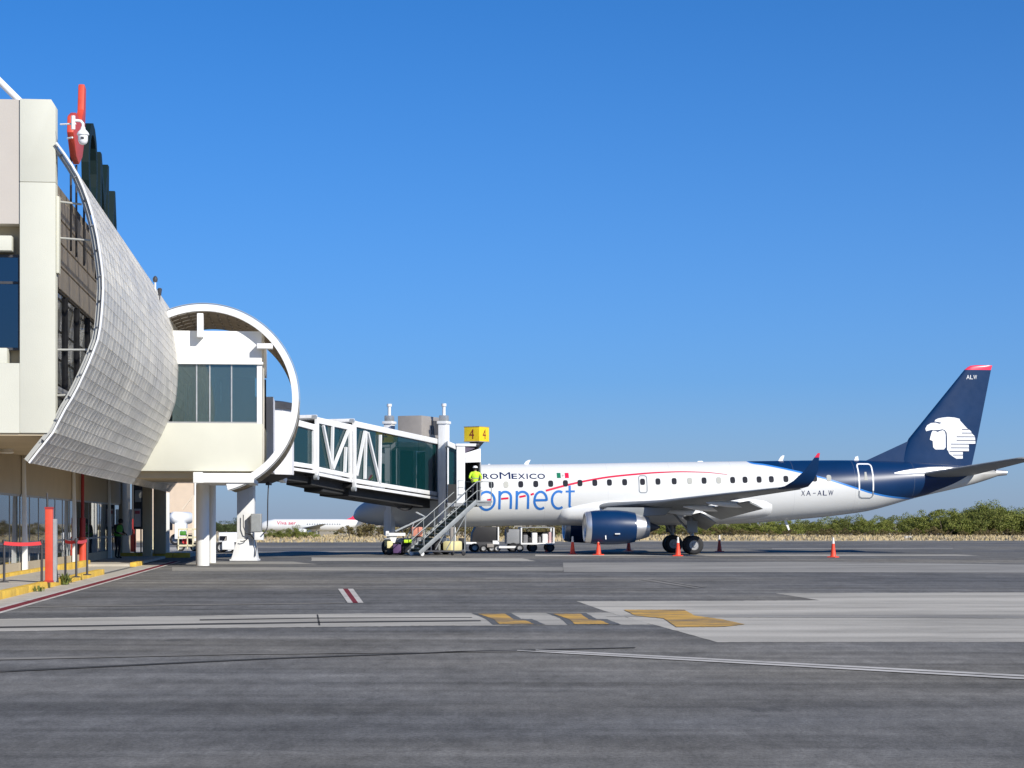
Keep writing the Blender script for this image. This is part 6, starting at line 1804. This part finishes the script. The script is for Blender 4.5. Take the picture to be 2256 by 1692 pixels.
# --- beyond the gate columns ----------------------------------------------------
def beyond():
    # white service tractor
    v = 112.0
    def u(px): return UV(px, v)
    def z(py): return H + (HY - py)/F*(v*CP + u(500)*SP)
    t = thing('service_truck', 'white service truck seen between the gate columns', 'truck', TW((u(498), v, 0)), PHI)
    MB(TW).box(u(481), u(522), v+.2, v+2, z(1195), z(1173)).build('body', 'white_paint', t, bevel=.06)
    MB(TW).box(u(490), u(517), v-.6, v+.2, z(1211), z(1192)).build('hood', 'white_paint', t, bevel=.06)
    MB(TW).box(u(484), u(500), v+.15, v+.19, z(1190), z(1181)).build('window', 'cabin_window', t)
    MB(TW).prism([(u(486), z(1202)), (u(499), z(1195)), (u(499), z(1180)), (u(494), z(1190))], lambda a, b, d: Vector((a, d, b)), v-.1, v+.14).build('shadow_panel', 'unit_grey', t)
    MB(TW).box(u(480), u(524), v+.1, v+1.9, .3, z(1195)).build('chassis', 'dark_steel', t)
    MB(TW).box(u(503), u(511), v-.7, v-.6, .15, z(1213)).build('bumper', 'white_paint', t, bevel=.02)
    for x in (488, 515):
        for vv in (v-.3, v+1.8): wheel(t, (u(x), vv, .30), (0,1,0), .30, .11, 'grey_steel', TW)
    # luggage trailer, cream frame
    v = 103.5
    t = thing('luggage_trailer', 'cream-framed luggage trailer with a red bag beyond the columns', 'trailer', TW((u(412)*v/112, v, .2)), PHI)
    def u(px): return UV(px, v)
    def z(py): return H + (HY - py)/F*(v*CP + u(400)*SP)
    for y in (1166, 1184, 1202):
        MB(TW).bar((u(392), v, z(y)), (u(440), v, z(y)), .06, .09).build('rail', 'cream_paint', t)
        MB(TW).bar((u(392), v+1.4, z(y)), (u(440), v+1.4, z(y)), .06, .09).build('rail', 'cream_paint', t)
    for x in (393, 413, 425, 439):
        MB(TW).bar((u(x), v, z(1212)), (u(x), v, z(1166)), .06).build('post', 'cream_paint', t)
    MB(TW).box(u(392), u(440), v+.05, v+1.35, z(1206), z(1202)).build('deck', 'cream_paint', t)
    for x in (398, 428): wheel(t, (u(x), v+.1, .42), (0,1,0), .22, .08, 'grey_steel', TW)
    bagbox(401, 412, 1187, 1199, v+.2, .5, 'tape_red', 'bright red bag on the cream luggage trailer', 'bags on the cream trailer')
    bagbox(414, 424, 1178, 1200, v+.3, .5, 'bag_black', 'black bag on the cream luggage trailer, right of the red bag', 'bags on the cream trailer')
    bagbox(396, 409, 1170, 1180, v+.5, .5, 'green_vest', 'dark green bag on top of the cream luggage trailer', 'bags on the cream trailer')
    # barrier rack, cream
    v = 100.2
    t = thing('barrier_rack', 'cream rack of rails beside the white columns', 'rack', TW((UV(352, v), v, .2)), PHI)
    def u(px): return UV(px, v)
    def z(py): return H + (HY - py)/F*(v*CP + u(350)*SP)
    for x in (337, 346, 354, 361, 368):
        MB(TW).bar((u(x), v, .2), (u(x), v, z(1167)), .05).build('post', 'cream_paint', t)
    for y in (1170, 1190, 1206): MB(TW).bar((u(337), v, z(y)), (u(368), v, z(y)), .05).build('rail', 'cream_paint', t)
    MB(TW).box(u(336), u(352), v-.5, v+.3, .2, .34).build('tray', 'cream_paint', t)
    bagbox(340, 350, 1180, 1205, v+.15, .4, 'bag_salmon', 'orange-brown bag leaning on the cream rack', 'bags by the rack')
    # parked white tanker, low hangar and its sloping strut
    v = 150.0
    t = thing('tank_trailer', 'white rounded tank trailer beyond the luggage trailer', 'trailer', TW((UV(398, v), v, 0)), PHI)
    c = TL(397, 1141, v)
    MB(TW).lathe([(-1.6,.0),(-1.55,.25),(-1.3,.46),(1.3,.46),(1.55,.25),(1.6,0)], (c[0], v+1.2, c[1]), (.35,1,0), 28).build('tank', 'white_paint', t, smooth=50)
    MB(TW).box(c[0]-.4, c[0]+.4, v-.2, v+2.4, .45, c[1]-.4).build('chassis', 'white_paint', t, bevel=.05)
    for dx in (-.35, .35): wheel(t, (c[0]+dx, v+.2, .42), (0,1,0), .42, .12, 'grey_steel', TW)
    v = 190.0
    t = thing('hangar', 'peach-coloured hangar wall seen below the curved facade', 'building', TW((UV(380, v), v, 0)), PHI)
    a = UV(300, v); e = UV(432, v)
    MB(TW).box(a, e, v, v+12, -.1, 5.6).build('wall', 'peach_wall', t)
    MB(TW).box(a, e+.3, v-.3, v+12.3, 5.6, 5.9).build('roof', 'white_wall', t)
    MB(TW).box(UV(428.5, v), e+.02, v-.1, v, -.1, 5.6).build('corner_trim', 'white_wall', t)
    for k in range(3): MB(TW).box(UV(340+28*k, v), UV(352+28*k, v), v-.06, v, 1.0, 2.6).build('window', 'cabin_window', t)
    p0, p1 = TL(402, 1122, 108), TL(424, 1096, 108)
    m = MB(TW); m.bar((p0[0], 108, p0[1]), (p1[0]+.05, 108, p1[1]+.12), .16, .08); m.bar((p1[0]+.05, 108, p1[1]+.12), (p1[0]+.05, 108, .2), .10)
    tag(m.build('strut', 'tile_brown'), 'brown sloping strut in front of the hangar', 'strut')
beyond()

# --- distant white airliner across the grass ------------------------------------
def far_plane():
    Y = 640.0; gz = -2.93
    x_t = (812 - CX)/F*Y                           # tail end of the fuselage
    D = thing('airliner', 'distant white airliner with red lettering and red fin beyond the grass', 'airplane', (x_t - 16, Y, gz), 0)
    def P(x, y, z): return Vector((x_t - x, Y + y, gz + z))   # x forward from the tail
    L = 35.5
    prof = [(0, .25, 5.0), (1.5, .7, 4.75), (4, 1.25, 4.35), (8, 1.85, 3.95), (11, 1.98, 3.85), (30, 1.98, 3.85), (33, 1.6, 3.65), (34.8, .9, 3.35), (L, .1, 3.2)]
    m = MB(); m.loft([[P(x, r*math.sin(2*math.pi*i/32), zc + r*math.cos(2*math.pi*i/32)) for i in range(32)] for x, r, zc in prof]); fus = m.build('fuselage', 'aircraft_white', D, smooth=50)
    m = MB(); m.prism([(1.2, 5.0), (7.0, 5.75), (5.6, 6.3), (-.4, 11.6), (-2.1, 11.6), (-.4, 5.2)], lambda a, b, d: P(a, d, b), -.18, .18); m.build('tail_fin', 'fin_red', D)
    for s in (-1, 1):
        m = MB(); m.loft([[P(3.5 - c*x + o, s*t, 5.2 + t*.1 + c*y) for x, y in airfoil(8, .1)] for t, c, o in ((.5, 3.4, 0), (6.2, 1.4, -2.6))]); m.build('stabiliser', 'aircraft_white', D, smooth=50)
        m = MB(); m.loft([[P(21.5 - c*x + o, s*t, 2.7 + t*.09 + c*y) for x, y in airfoil(8, .12)] for t, c, o in ((1.2, 6.2, 0), (6, 3.9, -2.6), (17, 1.5, -8.2))]); m.build('wing', 'aircraft_grey', D, smooth=50)
        m = MB(); m.lathe([(0,.85),(.2,1.0),(1.6,1.05),(3.2,.8),(4.2,.5),(4.2,0)], P(22.0, s*5.8, 1.75), (1,0,0), 24, True); m.build('engine', 'aircraft_white', D, smooth=50)
        m = MB(); m.tube(P(16.3, s*3.8, 2.4), P(16.3, s*3.8, .6), .18); m.build('gear_strut', 'grey_steel', D)
        m = MB(); m.lathe([(-.3,0),(-.3,.5),(.3,.5),(.3,0)], P(16.3, s*3.8, .58), (0,1,0), 18); m.build('wheel', 'black_rubber', D, smooth=40)
    m = MB(); m.tube(P(29.2, 0, 2.2), P(29.2, 0, .4), .14); m.build('gear_strut', 'grey_steel', D)
    m = MB(); m.lathe([(-.25,0),(-.25,.4),(.25,.4),(.25,0)], P(29.2, 0, .4), (0,1,0), 18); m.build('wheel', 'black_rubber', D, smooth=40)
    vs, fs = text_mesh('Viva aer', 1.0)
    pts = fit(vs, 0, 6.2, 0, 1.05)
    m = MB()
    def Q(a, b):
        z = 4.1 + b; k = math.sqrt(max(.05, 1.98**2 - (z - 3.85)**2)); return P(29.2 - a, -(k + .12), z)
    m.add([Q(a, b) for a, b in pts], fs); tag(m.build('lettering', 'livery_red', fus, fix=False), kind='stuff')
    for i in range(26):
        m = MB(); x = 9 + i*.8
        if 20 < x < 30: continue
        m.add([Q(29.2 - x - a, .1 + b) for a, b in ((-.12,-.16),(.12,-.16),(.12,.16),(-.12,.16))], [(0,1,2,3)]); m.build('window', 'cabin_window', fus, fix=False)
far_plane()
# ------------------------------------------------------------------ scrub, grass
def leaf_mat(name, stops):
    m, nt, b, ob = new_mat(name)
    ge = nt.nodes.new('ShaderNodeNewGeometry'); oi = nt.nodes.new('ShaderNodeObjectInfo')
    c = ramp(nt, ge.outputs['Random Per Island'], stops)
    k = ramp(nt, oi.outputs['Random'], [(0.0, (0.75, 0.72, 0.70)), (1.0, (1.2, 1.15, 1.0))])
    c = mixc(nt, 1.0, c, k, 'MULTIPLY')
    nt.links.new(c, b.inputs['Base Color']); b.inputs['Roughness'].default_value = 0.7
    b.inputs['Specular IOR Level'].default_value = 0.2
leaf_mat('scrub_leaf', [(0.0, (0.08, 0.108, 0.022)), (0.5, (0.155, 0.19, 0.040)), (1.0, (0.235, 0.245, 0.07))])
leaf_mat('scrub_dry', [(0.0, (0.09, 0.075, 0.035)), (0.5, (0.16, 0.125, 0.06)), (1.0, (0.17, 0.16, 0.06))])
leaf_mat('tree_dark', [(0.0, (0.035, 0.055, 0.02)), (0.5, (0.06, 0.085, 0.035)), (1.0, (0.09, 0.11, 0.05))])
leaf_mat('grass_dry', [(0.0, (0.47, 0.385, 0.235)), (0.6, (0.55, 0.455, 0.285)), (1.0, (0.42, 0.365, 0.20))])
mat('bark', (0.12, 0.09, 0.06), 0.9, var=0.2, scale=5)

def bush_proto(name, seed, w, h, leafm, nc=26, nl=85, ls=.16):
    rnd = random.Random(seed)
    t = thing(name, 'x', 'bush', (0,0,0), 0, None)
    m = MB(); clumps = []
    for i in range(nc):
        a = rnd.uniform(0, 6.283); q = math.sqrt(rnd.random())*.5*w
        x, y = q*math.cos(a), q*math.sin(a)
        top = h*(1 - (2*q/w)**2*.55)*rnd.uniform(.72, 1.05)
        z = top*rnd.uniform(.28, .92)
        r = rnd.uniform(.16, .30)*h*.55
        clumps.append(Vector((x, y, z)))
        for k in range(nl):
            d = Vector((rnd.gauss(0,1), rnd.gauss(0,1), rnd.gauss(0,1))).normalized()*r*rnd.uniform(.55, 1.12)
            c = Vector((x, y, z)) + Vector((d.x*1.25, d.y*1.25, d.z*.8))
            if c.z < .02: c.z = abs(c.z)*.5 + .02
            n = (d.normalized() + Vector((rnd.gauss(0,.6), rnd.gauss(0,.6), rnd.gauss(0,.6)))).normalized()
            s = n.orthogonal().normalized(); u = n.cross(s)
            aa = rnd.uniform(0, 6.283); s, u = s*math.cos(aa) + u*math.sin(aa), u*math.cos(aa) - s*math.sin(aa)
            l = ls*rnd.uniform(.6, 1.3)
            m.add([c - s*l*.5, c - u*l*.28, c + s*l*.5, c + u*l*.28], [(0,1,2,3)])
    m.build('crown', leafm, t, fix=False)
    m = MB()
    for c in clumps[:9]:
        b = Vector((c.x*.15, c.y*.15, -.05)); md = b.lerp(c, .5) + Vector((0, 0, -.1*h*.1))
        m.loft([m.ring_pts(b, md-b, .05*h/2.5, 6), m.ring_pts(md, c-b, .03*h/2.5, 6), m.ring_pts(c, c-md, .008, 6)])
    m.build('trunk', 'bark', t, smooth=60)
    return t
def plants():
    rnd = random.Random(21)
    P = {'g': [bush_proto('scrub_bush', 11+i, 3.6+.4*i, 2.4, 'scrub_leaf', 30, 130, .12) for i in range(3)],
         'd': [bush_proto('dry_bush', 31+i, 3.2, 1.6, 'scrub_dry', 20, 80, .14) for i in range(2)],
         't': [bush_proto('scrub_tree', 41+i, 5.5, 4.6, 'scrub_leaf', 60, 150, .15) for i in range(2)],
         'k': [bush_proto('dark_tree', 51+i, 8.0, 7.0, 'tree_dark', 60, 200, .24) for i in range(2)]}
    used = set()
    LAB = {'g': 'green scrub bush in the hedge behind the airliner', 'd': 'low dry brownish bush at the edge of the apron grass',
           't': 'tall green scrub tree rising over the hedge at the right edge', 'k': 'dark distant tree beyond the grass at the left'}
    GRP = {'g': 'green scrub hedge behind the airliner', 'd': 'dry bushes on the grass strip', 't': 'tall scrub trees at the right', 'k': 'dark trees far off'}
    def put(k, px, Y, s, lab=None, grp=None):
        src = P[k][rnd.randrange(len(P[k]))]
        if src.name in used: o = copy_tree(src)
        else: o = src; used.add(src.name)
        x = (px - CX)/F*Y
        o.location = (x, Y, height(x, Y) - .03); o.rotation_euler = (0, 0, rnd.uniform(0, 6.28)); o.scale = (s*rnd.uniform(.9,1.15), s*rnd.uniform(.9,1.15), s*rnd.uniform(.88,1.12))
        if not lab and k == 'g':
            lab = 'green scrub bush behind the main gear and wing' if px < 1620 else 'green scrub bush behind the winglet and belly mast' if px < 1780 else 'green scrub bush right behind the tail cone lettering' if px < 1900 else 'green scrub bush left of the tall trees, below the fin' if px < 2090 else 'green scrub bush at the foot of the tall trees'
            grp = lab.replace('bush', 'bushes')
        if not lab and k == 'd':
            lab = 'brown dry bush behind the airliner nose' if px < 1010 else 'brown dry bush seen under the airliner belly' if px < 1430 else 'low dry bush below the rear fuselage' if px < 1860 else 'low dry bush at the foot of the hedge below the fin'
            grp = lab.replace('bush', 'bushes')
        o['label'] = lab or LAB[k]; o['group'] = grp or GRP[k]; o['category'] = 'tree' if k in 'tk' else 'bush'
    hp = [(1440,.9),(1560,.95),(1700,1.0),(1800,1.12),(1900,1.2),(1980,1.2),(2040,1.4),(2100,1.6),(2300,1.6)]
    px = 1430
    while px < 2320:
        s = interp(hp, px)
        put('g', px, rnd.uniform(262, 268), s*rnd.uniform(.85, 1.1))
        put('g', px + 14, rnd.uniform(271, 279), s*rnd.uniform(1.0, 1.2))
        px += 27*rnd.uniform(.8, 1.2)
    for x, s in ((2085,.70),(2112,.85),(2136,1.08),(2152,1.28),(2172,1.22),(2196,1.05),(2222,.9),(2256,.92),(2290,1.0)): put('t', x, rnd.uniform(266, 276), s)
    px = 1430
    while px < 2310: put('d', px, rnd.uniform(250, 259), rnd.uniform(.5, .9)); px += 34*rnd.uniform(.7, 1.3)
    # behind the nose and under the belly: brown scrub
    px = 770
    while px < 1430: put('d', px, rnd.uniform(226, 246), rnd.uniform(1.0, 1.45)); px += 30*rnd.uniform(.7, 1.3)
    for x, s in ((1190,.75),(1228,.8),(1262,.7)): put('g', x, 252, s, 'green scrub bush seen below the airliner belly', 'green bushes below the belly')
    # left: green clump before the far airliner
    for x, s in ((585,.45),(606,.58),(626,.62),(648,.66),(668,.56),(688,.40)): put('g', x, rnd.uniform(216, 224), s, 'low green bush in front of the distant white airliner', 'bushes before the distant airliner')
    # far trees
    for x in (470, 488, 505, 520, 536): put('k', x, rnd.uniform(760, 900), rnd.uniform(.9, 1.25))
    for x in (412, 425): put('k', x, 230, .55, 'dark tree beside the peach hangar', 'trees beside the hangar')
    # distant wood along the horizon, one mass
    m = MB(); r2 = random.Random(5)
    for i in range(6000):
        x = r2.uniform(-520, 900); y = r2.uniform(950, 1100); z = height(x, y) + abs(r2.gauss(0, 1.8))
        n = Vector((r2.gauss(0,.5), -1, r2.gauss(0,.6))).normalized(); s = n.orthogonal().normalized(); u = n.cross(s); l = r2.uniform(.4, 1.0)
        c = Vector((x, y, z)); m.add([c - s*l, c - u*l*.6, c + s*l, c + u*l*.6], [(0,1,2,3)])
    tag(m.build('distant_wood', 'tree_dark', fix=False), kind='stuff')
    # dry grass between apron and scrub
    m = MB(); r2 = random.Random(9)
    for i in range(9000):
        px_ = r2.uniform(480, 2300); Y = r2.uniform(171, 275) if px_ < 1400 else r2.uniform(188, 262)
        x = (px_ - CX)/F*Y
        edge = 169 + max(0, min(64, x + 16))*17/64
        if Y < edge + 1.0: continue
        l = r2.uniform(.10, .34); w = r2.uniform(.05, .14); a = r2.uniform(0, 6.28); lean = Vector((r2.gauss(0,.3), r2.gauss(0,.3), 1)).normalized()*l
        s = Vector((math.cos(a), math.sin(a), 0))*w; b = Vector((x, Y, -.03))
        m.add([b - s, b + s, b + lean], [(0,1,2)])
    tag(m.build('dry_grass', 'grass_dry', fix=False), kind='stuff')
    # a few pale stones in the grass
    for i, (x, y, lab) in enumerate(((1996,1187.5,'pale stone lying on the dry grass below the fin'), (2004,1187.2,'second pale stone beside the first, below the fin'))):
        b = G(x, y, -.03); m = MB(); rr = random.Random(i)
        m.loft([[b + Vector((rr.uniform(.8,1.1)*r*math.cos(2*math.pi*k/9), rr.uniform(.8,1.1)*r*math.sin(2*math.pi*k/9), z)) for k in range(9)] for r, z in ((.22,-.05),(.26,.12),(.18,.28),(.05,.34))])
        tag(m.build('stone', 'pavement', smooth=50), lab, 'stone', 'stones on the grass')
plants()
